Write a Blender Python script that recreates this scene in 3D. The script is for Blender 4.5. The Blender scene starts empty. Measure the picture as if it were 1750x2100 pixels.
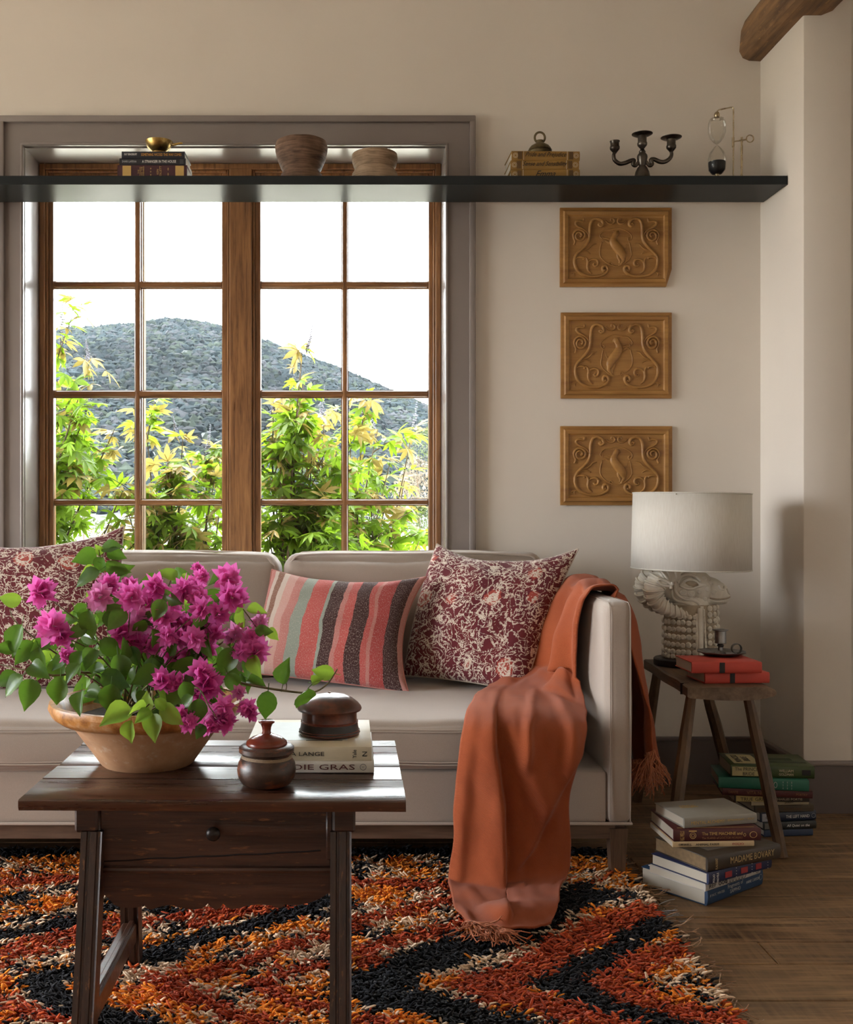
import bpy, bmesh, math, random
import numpy as np
from mathutils import Vector, Matrix, Euler, noise
random.seed(7); np.random.seed(7)
PI = math.pi
SC = bpy.context.scene
COL = SC.collection
# ------------------------------------------------------------------ camera, sky, sun, daylight, exposure
CAM_H, CAM_D, FPX = 1.10, 4.30, 2215.0          # eye height, distance to window wall, focal length in 1750x2100 px
cam = bpy.data.cameras.new('camera'); camo = bpy.data.objects.new('camera', cam); COL.objects.link(camo)
camo.location = (0, -CAM_D, CAM_H); camo.rotation_euler = (PI/2, 0, 0)
cam.sensor_fit = 'VERTICAL'; cam.sensor_height = 36; cam.lens = FPX/2100*36
cam.shift_x = 155/2100; cam.shift_y = -10/2100; cam.clip_end = 2000; cam.clip_start = 0.05
SC.camera = camo
world = bpy.data.worlds.new('sky'); SC.world = world; world.use_nodes = True
bg = world.node_tree.nodes['Background']
bg.inputs[0].default_value = (0.92, 0.96, 1.0, 1); bg.inputs[1].default_value = 20.0
sun = bpy.data.lights.new('sun', 'SUN'); sun.energy = 12.0; sun.angle = math.radians(2); sun.color = (1, .95, .86)
suno = bpy.data.objects.new('sun', sun); COL.objects.link(suno)
_el, _az = math.radians(56), math.radians(82)   # sun low enough to rake along the house wall, from the left
_sd = Vector((-math.cos(_el)*math.sin(_az), math.cos(_el)*math.cos(_az), math.sin(_el)))
suno.rotation_euler = (-_sd).to_track_quat('-Z', 'Y').to_euler()
def area(name, loc, rot, sx, sy, e, col):
    l = bpy.data.lights.new(name, 'AREA'); l.shape = 'RECTANGLE'; l.size = sx; l.size_y = sy; l.energy = e; l.color = col
    o = bpy.data.objects.new(name, l); COL.objects.link(o); o.location = loc; o.rotation_euler = rot
    return o
# the sky itself lights the room: portals sit in the window and in the wide garden doors of the left wall
for nm,loc,rot,sx,sy in (('portal_window',(-.46,.33,1.56),(-PI/2,0,0),1.66,1.93),('portal_garden_door',(-5.3,-2.2,1.45),(0,-PI/2,0),2.4,3.6)):
    area(nm,loc,rot,sx,sy,1.0,(1,1,1)).data.cycles.is_portal=True
SC.view_settings.view_transform = 'Standard'; SC.view_settings.look = 'None'
SC.view_settings.exposure = 0.06; SC.view_settings.gamma = 1.0; SC.view_settings.use_curve_mapping = False

# ------------------------------------------------------------------ helpers
def P(px, py, d):                                # point seen at photograph pixel (px,py), d metres in front of the lens
    return Vector(((px-720)*d/FPX, d-CAM_D, CAM_H-(py-1040)*d/FPX))
def XF(loc=(0,0,0), rot=(0,0,0), sc=(1,1,1)):
    return Matrix.LocRotScale(Vector(loc), Euler(rot), Vector(sc))
class MB:
    def __init__(s): s.v=[]; s.f=[]; s.s=[]; s.col=None; s.uv=None
    def add(s, vs, fs, smooth=True, M=None):
        o=len(s.v)
        s.v += [tuple(M@Vector(v)) for v in vs] if M is not None else [tuple(v) for v in vs]
        s.f += [tuple(i+o for i in f) for f in fs]; s.s += [smooth]*len(fs); return s
    def box(s, c, sz, bev=0.0, seg=1, M=None, rot=None):
        bm=bmesh.new(); bmesh.ops.create_cube(bm, size=1)
        bmesh.ops.scale(bm, vec=Vector(sz), verts=bm.verts)
        if bev>0: bmesh.ops.bevel(bm, geom=list(bm.edges), offset=min(bev,min(sz)*.49), segments=seg, profile=.5, affect='EDGES')
        T=XF(c, rot or (0,0,0)); T = M@T if M is not None else T
        bm.verts.index_update()
        s.add([v.co for v in bm.verts],[[v.index for v in f.verts] for f in bm.faces], bev>0 and seg>1, T); bm.free(); return s
    def lathe(s, prof, seg=48, M=None, smooth=True, close=True):
        vs=[];fs=[];n=len(prof)
        for (r,z) in prof:
            for k in range(seg):
                a=2*PI*k/seg; vs.append((r*math.cos(a), r*math.sin(a), z))
        for i in range(n-1):
            for k in range(seg):
                k2=(k+1)%seg; fs.append((i*seg+k, i*seg+k2, (i+1)*seg+k2, (i+1)*seg+k))
        if close:
            if prof[0][0]>1e-5: fs.append(tuple(range(seg))[::-1])
            if prof[-1][0]>1e-5: fs.append(tuple((n-1)*seg+k for k in range(seg)))
        return s.add(vs,fs,smooth,M)
    def tube(s, path, r, seg=8, closed=False, cap=True, smooth=True, M=None, flat=1.0, up=None):
        pts=[Vector(p) for p in path]; n=len(pts)
        rr=r if hasattr(r,'__len__') else [r]*n
        vs=[];fs=[]; prev=None
        for i,p in enumerate(pts):
            if closed: t=pts[(i+1)%n]-pts[i-1]
            else: t=pts[min(i+1,n-1)]-pts[max(i-1,0)]
            if t.length<1e-9: t=Vector((0,0,1))
            t.normalize()
            if up is not None: a=Vector(up)
            elif prev is not None: a=prev
            else: a=Vector((0,0,1)) if abs(t.z)<.9 else Vector((1,0,0))
            x=a-t*a.dot(t)
            if x.length<1e-6: x=Vector((1,0,0))-t*t.x
            x.normalize(); prev=x; y=t.cross(x)
            for k in range(seg):
                an=2*PI*k/seg; vs.append(p+x*(math.cos(an)*rr[i]*flat)+y*(math.sin(an)*rr[i]))
        m=n if closed else n-1
        for i in range(m):
            j=(i+1)%n
            for k in range(seg):
                k2=(k+1)%seg; fs.append((i*seg+k, i*seg+k2, j*seg+k2, j*seg+k))
        if cap and not closed:
            fs.append(tuple(range(seg))[::-1]); fs.append(tuple((n-1)*seg+k for k in range(seg)))
        return s.add(vs,fs,smooth,M)
    def sphere(s, c, r, su=16, sv=10, M=None):
        rx,ry,rz = r if hasattr(r,'__len__') else (r,r,r)
        vs=[(0,0,-1)];fs=[]
        for i in range(1,sv):
            t=-PI/2+PI*i/sv
            for k in range(su):
                a=2*PI*k/su; vs.append((math.cos(t)*math.cos(a), math.cos(t)*math.sin(a), math.sin(t)))
        vs.append((0,0,1)); top=len(vs)-1
        for k in range(su):
            k2=(k+1)%su; fs.append((0,1+k2,1+k)); b=1+(sv-2)*su; fs.append((b+k,b+k2,top))
            for i in range(sv-2): a0=1+i*su; fs.append((a0+k,a0+k2,a0+su+k2,a0+su+k))
        T=XF(c,(0,0,0),(rx,ry,rz)); T=M@T if M is not None else T
        return s.add(vs,fs,True,T)
    def prism(s, poly, z0, z1, M=None):
        n=len(poly); vs=[(x,y,z0) for x,y in poly]+[(x,y,z1) for x,y in poly]
        fs=[tuple(range(n))[::-1], tuple(range(n,2*n))]+[(i,(i+1)%n,n+(i+1)%n,n+i) for i in range(n)]
        return s.add(vs,fs,False,M)
    def grid(s, fn, nu, nv, smooth=True, closeu=False):
        vs=[fn(i/(nu if closeu else nu-1), j/(nv-1)) for j in range(nv) for i in range(nu)]
        fs=[]
        for j in range(nv-1):
            for i in range(nu if closeu else nu-1):
                i2=(i+1)%nu; fs.append((j*nu+i, j*nu+i2, (j+1)*nu+i2, (j+1)*nu+i))
        return s.add(vs,fs,smooth)
    def build(s, name, mat, parent=None, sharp=38, uv=None, cols=None):
        me=bpy.data.meshes.new(name); me.from_pydata(s.v,[],s.f)
        me.polygons.foreach_set('use_smooth', s.s)
        if any(s.s) and sharp: me.set_sharp_from_angle(angle=math.radians(sharp))
        if uv is not None:
            L=me.uv_layers.new(name='UVMap'); li=np.zeros(len(me.loops),dtype=np.int32); me.loops.foreach_get('vertex_index',li)
            L.data.foreach_set('uv', np.asarray(uv,dtype=np.float32)[li].ravel())
        if cols is not None:
            a=me.color_attributes.new('dye','FLOAT_COLOR','POINT'); a.data.foreach_set('color', np.asarray(cols,dtype=np.float32).ravel())
        me.update()
        return link(name, me, mat, parent)
def link(name, me, mat, parent=None):
    o=bpy.data.objects.new(name, me); COL.objects.link(o)
    if mat is not None and len(me.materials)==0: me.materials.append(mat)
    if parent is not None: o.parent=parent
    return o
def tag(o, label, cat, group=None):
    o['label']=label; o['category']=cat
    if group: o['group']=group
    return o
def thing(name, label, cat, loc=(0,0,0), rot=(0,0,0), group=None):
    o=bpy.data.objects.new(name,None); COL.objects.link(o); o.empty_display_size=.05
    o.location=loc; o.rotation_euler=rot; return tag(o,label,cat,group)
def struct(o): o['kind']='structure'; return o
def dupe(src, name, parent, M):
    o=bpy.data.objects.new(name, src); COL.objects.link(o); o.parent=parent; o.matrix_local=M; return o
def cr(pts, n):                                   # Catmull-Rom through points, n samples per span
    pts=[Vector(p) for p in pts]; out=[]
    for i in range(len(pts)-1):
        p0=pts[max(i-1,0)];p1=pts[i];p2=pts[i+1];p3=pts[min(i+2,len(pts)-1)]
        for k in range(n):
            t=k/n; out.append(.5*((2*p1)+(p2-p0)*t+(2*p0-5*p1+4*p2-p3)*t*t+(3*p1-p0-3*p2+p3)*t**3))
    out.append(pts[-1]); return out
def lerp(a,b,t): return a+(b-a)*t
def interp(x, xs, ys): return float(np.interp(x,xs,ys))

# ------------------------------------------------------------------ materials
class NT:
    def __init__(s,name):
        s.m=bpy.data.materials.new(name); s.m.use_nodes=True; s.t=s.m.node_tree; s.n=s.t.nodes
        s.b=s.n['Principled BSDF']; s.out=s.n['Material Output']
    def new(s,t,**kw):
        n=s.n.new(t)
        for k,v in kw.items(): setattr(n,k,v)
        return n
    def ln(s,a,b): s.t.links.new(a,b)
    def coord(s,kind='Object',scale=(1,1,1),rot=(0,0,0)):
        tc=s.new('ShaderNodeTexCoord'); mp=s.new('ShaderNodeMapping'); mp.inputs['Scale'].default_value=scale; mp.inputs['Rotation'].default_value=rot
        s.ln(tc.outputs[kind],mp.inputs[0]); return mp.outputs[0]
    def noise(s,vec,scale,detail=4,rough=.55,dist=0):
        n=s.new('ShaderNodeTexNoise'); n.inputs['Scale'].default_value=scale; n.inputs['Detail'].default_value=detail
        n.inputs['Roughness'].default_value=rough; n.inputs['Distortion'].default_value=dist; s.ln(vec,n.inputs['Vector']); return n
    def ramp(s,fac,stops,interp='LINEAR'):
        r=s.new('ShaderNodeValToRGB'); r.color_ramp.interpolation=interp; e=r.color_ramp.elements
        while len(e)<len(stops): e.new(.5)
        for i,(p,c) in enumerate(stops): e[i].position=p; e[i].color=(*c,1) if len(c)==3 else c
        s.ln(fac,r.inputs[0]); return r.outputs[0]
    def mix(s,fac,a,b,mode='MIX'):
        m=s.new('ShaderNodeMix',data_type='RGBA',blend_type=mode)
        for i,v in ((0,fac),(6,a),(7,b)):
            if isinstance(v,(int,float)): m.inputs[i].default_value=v
            elif isinstance(v,tuple): m.inputs[i].default_value=(*v,1)
            else: s.ln(v,m.inputs[i])
        return m.outputs[2]
    def math(s,op,a,b=None,c=None):
        m=s.new('ShaderNodeMath',operation=op)
        for i,v in enumerate((a,b,c)):
            if v is None: continue
            if isinstance(v,(int,float)): m.inputs[i].default_value=v
            else: s.ln(v,m.inputs[i])
        return m.outputs[0]
    def bump(s,h,strength=.3,dist=.002):
        b=s.new('ShaderNodeBump'); b.inputs['Strength'].default_value=strength; b.inputs['Distance'].default_value=dist
        s.ln(h,b.inputs['Height']); s.ln(b.outputs[0],s.b.inputs['Normal']); return b
    def fin(s,col=None,rough=None,metal=None,spec=None,sheen=None,coat=None):
        for k,v in (('Base Color',col),('Roughness',rough),('Metallic',metal),('Specular IOR Level',spec),('Sheen Weight',sheen),('Coat Weight',coat)):
            if v is None: continue
            if isinstance(v,(int,float)): s.b.inputs[k].default_value=v
            elif isinstance(v,tuple): s.b.inputs[k].default_value=(*v,1)
            else: s.ln(v,s.b.inputs[k])
        return s.m
def plain(name,col,rough=.6,var=.12,scale=12,metal=0,bump=0,bs=60,spec=None,coat=None):
    t=NT(name); v=t.coord(); n=t.noise(v,scale)
    lo=tuple(c*(1-var) for c in col); hi=tuple(min(1,c*(1+var)) for c in col)
    c=t.ramp(n.outputs['Fac'],[(.3,lo),(.7,hi)])
    if bump: t.bump(t.noise(v,bs,3).outputs['Fac'],bump)
    return t.fin(c,rough,metal,spec,coat=coat)
def wood(name,dark,light,scale=8,axis=0,rough=.5,stretch=14,bump=.25,wear=None,spec=None,coat=None,kind='Object',rr=None):
    t=NT(name); sc=[stretch]*3; sc[axis]=1.0
    v=t.coord(kind,tuple(sc)); n=t.noise(v,scale*.35,6,.62,.6); n2=t.noise(v,scale*1.6,3,.6,.2)
    f=t.math('ADD',t.math('MULTIPLY',n.outputs['Fac'],.72),t.math('MULTIPLY',n2.outputs['Fac'],.28))
    mid=tuple((a+b)/2 for a,b in zip(dark,light))
    c=t.ramp(f,[(.36,dark),(.5,mid),(.66,light)])
    v2=t.coord(kind,(1,1,1)); pat=t.noise(v2,3.0,3); c=t.mix(t.ramp(pat.outputs['Fac'],[(.35,(0,0,0)),(.7,(.45,.45,.45))]),c,dark)
    if wear:
        w=t.noise(t.coord(kind,tuple(x*.35+.65 for x in sc)),16,5,.7); c=t.mix(t.ramp(w.outputs['Fac'],[(.60,(0,0,0)),(.68,(.8,.8,.8))]),c,wear)
    t.bump(f,bump,.003)
    r=t.ramp(n.outputs['Fac'],[(.3,(rough*.8,)*3),(.7,(min(1,rough*1.25),)*3)])
    return t.fin(c,r,0,spec,coat=coat)
def fabric(name,col,weave=900,var=.10,rough=.9,bump=.35,sheen=.25,scale=5,kind='Object'):
    t=NT(name); v=t.coord(kind)
    n=t.noise(v,scale,4); g=t.noise(v,weave*.35,2)
    lo=tuple(c*(1-var) for c in col); hi=tuple(min(1,c*(1+var)) for c in col)
    c=t.ramp(n.outputs['Fac'],[(.3,lo),(.7,hi)])
    c=t.mix(.35,c,t.mix(g.outputs['Fac'],tuple(x*.7 for x in col),tuple(min(1,x*1.3) for x in col)))
    w=t.new('ShaderNodeTexWave'); w.inputs['Scale'].default_value=weave*.25; w.inputs['Distortion'].default_value=1.5; t.ln(v,w.inputs[0])
    t.bump(t.math('ADD',w.outputs['Fac'],g.outputs['Fac']),bump,.0012)
    return t.fin(c,rough,0,.2,sheen=sheen)
def metal(name,col,rough=.35,var=.25,tarn=None):
    t=NT(name); v=t.coord(); n=t.noise(v,35,5)
    c=t.ramp(n.outputs['Fac'],[(.3,tuple(x*(1-var) for x in col)),(.7,col)])
    if tarn: c=t.mix(t.ramp(t.noise(v,18,4).outputs['Fac'],[(.42,(0,0,0)),(.62,(.9,.9,.9))]),c,tarn)
    r=t.ramp(n.outputs['Fac'],[(.3,(rough*.8,)*3),(.7,(rough*1.4,)*3)])
    return t.fin(c,r,1.0)
def leafmat(name,c1,c2,trans,amt=.4,rough=.35,scale=7,rand=True):
    t=NT(name); v=t.coord(); oi=t.new('ShaderNodeObjectInfo')
    n=t.noise(v,scale,3)
    f=t.math('ADD',t.math('MULTIPLY',oi.outputs['Random'],.7 if rand else 0),t.math('MULTIPLY',n.outputs['Fac'],.5))
    c=t.ramp(f,[(.15,c1),(.95,c2)])
    tr=t.new('ShaderNodeBsdfTranslucent'); tr.inputs[0].default_value=(*trans,1)
    t.fin(c,rough,0,.4)
    ms=t.new('ShaderNodeMixShader'); ms.inputs[0].default_value=amt
    t.ln(t.b.outputs[0],ms.inputs[1]); t.ln(tr.outputs[0],ms.inputs[2]); t.ln(ms.outputs[0],t.out.inputs[0])
    return t.m
M={}
def text(s,size,mat,parent,loc,rot=(PI/2,0,0),fit=None,shear=0,name='lettering',hfit=None):
    c=bpy.data.curves.new(name,'FONT'); c.body=s; c.size=size; c.align_x='CENTER'; c.align_y='CENTER'; c.extrude=.0003; c.shear=shear; c.resolution_u=2
    o=bpy.data.objects.new(name,c); me=bpy.data.meshes.new_from_object(o); bpy.data.objects.remove(o); bpy.data.curves.remove(c)
    if len(me.vertices)==0: return None
    n=len(me.vertices); a=np.zeros(n*3,dtype=np.float32); me.vertices.foreach_get('co',a); a=a.reshape(-1,3)
    a[:,0]-=(a[:,0].min()+a[:,0].max())/2; a[:,1]-=(a[:,1].min()+a[:,1].max())/2
    if fit: a[:,0]*=fit/max(1e-6,np.ptp(a[:,0]))
    if hfit: a[:,1]*=hfit/max(1e-6,np.ptp(a[:,1]))
    me.vertices.foreach_set('co',a.ravel()); me.materials.clear(); me.update()
    o=link(name,me,mat,parent); o.location=loc; o.rotation_euler=rot; return o
# ------------------------------------------------------------------ room shell
t=NT('plaster_paint'); v=t.coord('Object'); n=t.noise(v,1.6,4); c=t.ramp(n.outputs['Fac'],[(.3,(.67,.605,.535)),(.7,(.71,.645,.57))])
t.bump(t.noise(v,42,5,.6).outputs['Fac'],.12,.004); M['wall']=t.fin(c,.75,0,.25)
M['ceil']=plain('ceiling_paint',(.74,.70,.65),.85,.03)
M['trim']=plain('taupe_trim_paint',(.225,.19,.172),.26,.03,6,bump=.03)
M['base']=plain('baseboard_paint',(.115,.088,.08),.45,.05,6,bump=.03)
M['basecap']=plain('baseboard_cap_paint',(.22,.18,.16),.4,.05)
M['shelf']=plain('shelf_satin_charcoal',(.026,.029,.030),.28,.08,5,bump=.02,bs=30,spec=.05)
M['sash']=wood('window_oak',(.12,.05,.018),(.40,.19,.07),9,2,.33,16,.15,spec=.5)
M['sashh']=wood('window_oak_rail',(.12,.05,.018),(.40,.19,.07),9,0,.33,16,.15,spec=.5)
M['beam']=wood('hewn_beam_wood',(.07,.034,.014),(.34,.19,.085),5,1,.75,9,.9,wear=(.36,.19,.06))
# glass: clear with a fresnel sheen
t=NT('window_glass'); tr=t.new('ShaderNodeBsdfTransparent'); tr.inputs[0].default_value=(.97,.985,.975,1); gl=t.new('ShaderNodeBsdfGlossy'); gl.inputs['Roughness'].default_value=.02
fr=t.new('ShaderNodeFresnel'); fr.inputs[0].default_value=1.18; ms=t.new('ShaderNodeMixShader'); t.ln(fr.outputs[0],ms.inputs[0]); t.ln(tr.outputs[0],ms.inputs[1]); t.ln(gl.outputs[0],ms.inputs[2]); t.ln(ms.outputs[0],t.out.inputs[0]); M['glass']=t.m
# floor boards: reclaimed oak, saw marks, warm worn edges
t=NT('reclaimed_oak_floor'); ge=t.new('ShaderNodeNewGeometry'); oi=t.new('ShaderNodeObjectInfo')
def fmap(s):
    mp=t.new('ShaderNodeMapping'); mp.inputs['Scale'].default_value=s; t.ln(ge.outputs['Position'],mp.inputs[0])
    ad=t.new('ShaderNodeVectorMath',operation='ADD'); t.ln(mp.outputs[0],ad.inputs[0])
    cb=t.new('ShaderNodeCombineXYZ'); t.ln(t.math('MULTIPLY',oi.outputs['Random'],37.0),cb.inputs[0]); t.ln(cb.outputs[0],ad.inputs[1]); return ad.outputs[0]
n=t.noise(fmap((1.2,16,16)),3.2,6,.65,.5); sw=t.noise(fmap((30,1.6,1)),2.2,4,.6,.4); bl=t.noise(fmap((2,5,1)),1.8,4)
c=t.ramp(n.outputs['Fac'],[(.36,(.046,.021,.009)),(.5,(.14,.075,.033)),(.66,(.34,.205,.10))])
c=t.mix(t.ramp(sw.outputs['Fac'],[(.42,(0,0,0)),(.62,(.45,.45,.45))]),c,(.27,.165,.083))
c=t.mix(t.ramp(bl.outputs['Fac'],[(.30,(.75,.75,.75)),(.55,(0,0,0))]),c,(.05,.027,.013))
c=t.mix(t.math('MULTIPLY',oi.outputs['Random'],.35),c,(.29,.18,.088))
t.bump(t.math('ADD',n.outputs['Fac'],t.math('MULTIPLY',sw.outputs['Fac'],.7)),.35,.003); M['floor']=t.fin(c,.5,0,.4)
M['crack']=plain('floor_joint_pale',(.34,.20,.085),.9,.3,20)  # pale golden colour showing in the gaps between planks

XL,XR,YB,ZC=-5.2,2.6,-7.0,3.6
WX0,WX1,WZ0,WZ1=-1.30,.379,.58,2.533
b=MB()
for (x0,x1,z0,z1) in ((XL,WX0,0,ZC),(WX1,1.631,0,ZC),(WX0,WX1,WZ1,ZC),(WX0,WX1,0,WZ0)):
    b.box(((x0+x1)/2,.16,(z0+z1)/2),(x1-x0,.32,z1-z0))
struct(b.build('wall_back',M['wall']))
b=MB()
b.box(((1.631+1.806)/2,(-.408+.32)/2,ZC/2),(.175,.728,ZC),.006,2)
b.box(((1.806+XR)/2,.16,ZC/2),(XR-1.806,.32,ZC)); b.box((XR+.1,(YB+.32)/2,ZC/2),(.2,.32-YB,ZC))
struct(b.build('wall_right',M['wall']))
b=MB()
for (y0,y1,z0,z1) in ((YB,-4.0,0,ZC),(-.4,.32,0,ZC),(-4.0,-.4,2.65,ZC),(-4.0,-.4,0,.25)):
    b.box((XL-.1,(y0+y1)/2,(z0+z1)/2),(.2,y1-y0,z1-z0))
struct(b.build('wall_left',M['wall']))
b=MB().box(((XL+XR)/2,YB-.1,ZC/2),(XR-XL+.4,.2,ZC))
struct(b.build('wall_rear',M['wall']))
struct(MB().box(((XL+XR)/2,(YB+.32)/2,ZC+.06),(XR-XL+.6,.9-YB,.12)).build('ceiling',M['ceil']))
fl=struct(MB().box(((XL+XR)/2,(YB+.32)/2,-.05),(XR-XL,.32-YB,.0895)).build('floor',M['crack']))
ys=[.0,-.16,-.30,-.47,-.60,-.755,-.902,-1.103,-1.24,-1.40,-1.565,-1.697,-1.89,-2.05]
rnd=random.Random(3)
while ys[-1]>YB: ys.append(ys[-1]-rnd.uniform(.13,.2))
for i in range(len(ys)-1):
    y1,y0=ys[i],ys[i+1]; x=XL; ends=[XL]
    while ends[-1]<XR: ends.append(ends[-1]+rnd.uniform(1.3,2.5))
    if abs(y1+1.565)<.01: ends=[XL,-2.9,-.9,1.03,XR+.1]
    ends[-1]=XR
    for k in range(len(ends)-1):
        x0,x1=ends[k],ends[k+1]
        if x1-x0<.05: continue
        w=y1-y0; p=MB().box((0,0,0),(x1-x0-.0045,w-.005,.03),.002,1).build('plank',M['floor'],fl)
        p.location=((x0+x1)/2,(y0+y1)/2,-.015+rnd.uniform(-.0012,0))
# baseboards
b=MB().box(((XL+1.615)/2,-.008,.086),(1.615-XL,.016,.172)); b.box(((XL+1.615)/2,-.011,.18),(1.615-XL,.022,.016),.004,2)
bb=struct(b.build('baseboard_back',M['base']))
b=MB().box((1.623,-.212,.086),(.016,.424,.172)).box((1.7225,-.416,.086),(.183,.016,.172)).box((1.814,-.2,.086),(.016,.416,.172))
br=struct(b.build('baseboard_right',M['base']))
MB().box((1.620,-.215,.18),(.022,.43,.016),.004,2).box((1.7225,-.419,.18),(.197,.022,.016),.004,2).build('cap_moulding',M['basecap'],br)
# window casing
b=MB(); cx0,cx1,cz1=-1.392,.489,2.647; ix0,ix1,iz1=-1.31,.386,2.541
b.box(((cx0+ix0)/2,-.010,(cz1+.50)/2),(ix0-cx0,.02,cz1-.50)); b.box(((cx1+ix1)/2,-.010,(cz1+.50)/2),(cx1-ix1,.02,cz1-.50))
b.box(((ix0+ix1)/2,-.010,(cz1+iz1)/2),(ix1-ix0,.02,cz1-iz1))
tc=struct(b.build('trim_1',M['trim']))
b=MB(); w=.024
b.box((cx0+w/2-.004,-.018,(cz1+.5)/2),(w,.036,cz1-.5),.004,2); b.box((cx1-w/2+.004,-.018,(cz1+.5)/2),(w,.036,cz1-.5),.004,2)
b.box(((cx0+cx1)/2,-.0185,cz1-.012),(cx1-cx0+.008,.037,.026),.004,2); b.build('back_band',M['trim'],tc)
b=MB(); w=.012
b.box((ix0+w/2,-.014,(iz1+.5)/2),(w,.03,iz1-.5),.005,3); b.box((ix1-w/2,-.014,(iz1+.5)/2),(w,.03,iz1-.5),.005,3); b.box(((ix0+ix1)/2,-.0145,iz1-w/2+.003),(ix1-ix0,.031,w),.005,3)
b.build('inner_bead',M['trim'],tc)
b=MB(); b.box((WX0-.006+.004,.09,(WZ0+WZ1)/2),(.012,.19,WZ1-WZ0)); b.box((WX1+.002,.09,(WZ0+WZ1)/2),(.012,.19,WZ1-WZ0))
b.box(((WX0+WX1)/2,.0905,WZ1),(WX1-WX0,.189,.012)); b.box(((WX0+WX1)/2,.0905,WZ0),(WX1-WX0,.189,.012)); b.build('jamb_liner',M['trim'],tc)
b=MB().box(((cx0+cx1)/2,-.035,.50),(cx1-cx0+.05,.07,.03),.006,2); b.build('window_sill',M['trim'],tc)
# wooden double casement
def rectframe(b,x0,x1,z0,z1,w,y0,y1,bev=.003):
    b.box((x0+w/2,(y0+y1)/2,(z0+z1)/2),(w,y1-y0,z1-z0),bev,1); b.box((x1-w/2,(y0+y1)/2,(z0+z1)/2),(w,y1-y0,z1-z0),bev,1)
    b.box(((x0+x1)/2,(y0+y1)/2+.0004,z1-w/2),(x1-x0-2*w+.002,y1-y0,w),bev,1); b.box(((x0+x1)/2,(y0+y1)/2+.0004,z0+w/2),(x1-x0-2*w+.002,y1-y0,w),bev,1)
b=MB(); rectframe(b,WX0+.004,WX1-.004,WZ0,WZ1-.006,.024,.182,.29)
b.box((-.4585,.232,(WZ0+WZ1)/2),(.094,.10,WZ1-WZ0-.05),.004,1)
win=struct(b.build('window_1',M['sash']))
b=MB()
for (x0,x1) in ((-1.274,-.505),(-.412,.353)): rectframe(b,x0,x1,WZ0+.022,WZ1-.028,.012,.196,.27,.004)
b.build('stop_bead',M['sash'],win)
for (x0,x1,pa,pb,pc,pd) in ((-1.263,-.516,-1.243,-.904,-.880,-.539),(-.401,.342,-.3776,-.0367,-.0143,.3245)):
    z0,z1=.605,2.503
    b=MB(); y0,y1=.208,.252
    b.box(((x0+pa)/2,.23,(z0+z1)/2),(pa-x0,.044,z1-z0),.003,1); b.box(((x1+pd)/2,.23,(z0+z1)/2),(x1-pd,.044,z1-z0),.003,1)
    b.box(((pa+pd)/2,.2302,(2.475+z1)/2),(pd-pa,.0436,z1-2.475),.003,1); b.box(((pa+pd)/2,.2302,(z0+.678)/2),(pd-pa,.0436,.678-z0),.003,1)
    sa=b.build('sash',M['sash'],win)
    rows=[(.678,1.110),(1.131,1.561),(1.586,2.018),(2.043,2.475)]
    xm=(pb+pc)/2
    MB().box((xm,.226,(.678+2.475)/2),(pc-pb,.034,2.475-.678),.007,2).box((xm,.232,(.678+2.475)/2),(pc-pb+.008,.012,2.475-.678)).build('muntin',M['sash'],sa)
    for i in range(3):
        zz=(rows[i][1]+rows[i+1][0])/2; h=rows[i+1][0]-rows[i][1]
        MB().box(((pa+pd)/2,.2265,zz),(pd-pa,.033,h),.007,2).box(((pa+pd)/2,.232,zz),(pd-pa,.0118,h+.008)).build('muntin',M['sashh'],sa)
    for (za,zb) in rows:
        for (xa,xb) in ((pa,pb),(pc,pd)):
            MB().box(((xa+xb)/2,.232,(za+zb)/2),(xb-xa+.006,.004,zb-za+.006)).build('pane',M['glass'],sa)
# hewn beam
prof=[(.0,.035),(.012,.008),(.035,0),(.15,.0),(.189,.012),(.189,.165),(.16,.187),(.06,.187),(.022,.16),(.004,.12)]
def beamf(u,v):
    k=int(round(u*10))%10; x,z=prof[k]; y=lerp(.03,-4.6,v)
    q=noise.noise_vector(Vector((x*9,y*2.3,z*9)))*.012
    return (1.547+x+q.x, y, 2.873+z+q.z)
b=MB(); b.grid(beamf,10,60,False,True); b.f.append(tuple(range(10))); b.s.append(False)
tag(b.build('ceiling_beam',M['beam']),'rough hewn brown timber beam running overhead in the top right corner','beam')
# unseen eave, added to keep the sun from entering the window
struct(MB().box((-.45,.62,2.86),(4.6,.6,.1)).build('added_eave',M['beam']))
# wall shelf
tag(MB().box(((-2.3+1.629)/2,-.1555,2.3195),(1.629+2.3,.235,.033),.0015,1).build('wall_shelf',M['shelf']),'long charcoal floating shelf running across the window top','shelf')
# ------------------------------------------------------------------ outdoors
M['ground']=plain('dry_pale_ground',(.30,.282,.23),.95,.2,.8)
M['hillsoil']=plain('hill_scrub_soil',(0.0124,0.0149,0.0136),.95,.3,.05)
t=NT('haze_tinted_scrub'); at=t.new('ShaderNodeAttribute'); at.attribute_name='dye'; t.fin(at.outputs['Color'],.95,0,.05); M['scrub']=t.m
struct(MB().box((20,0,-.6),(600,400,.2)).build('ground_terrace',M['ground']))
rx=[-900,-400,0,130,280,340,400,456,540,620,700,800,880,1000,1200,1500,2200]; ry=[840,770,716,701,688,679,684,695,720,748,776,816,848,880,920,950,990]
def hillh(x,d):
    px=720+x*FPX/d; top=(1040-interp(px,rx,ry))*300/FPX+1.1
    s=min(1,max(0,(d-70)/230)); s=s*s*(3-2*s)
    if d>300: s=1-.25*((d-300)/90)
    return top*s-.5+1.2*noise.noise(Vector((x*.03,d*.03,1)))
b=MB()
def hf(u,v):
    d=lerp(66,390,v); x=lerp(-260,460,u)*d/300; return (x,d-CAM_D,hillh(x,d))
b.grid(hf,180,60)
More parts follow.
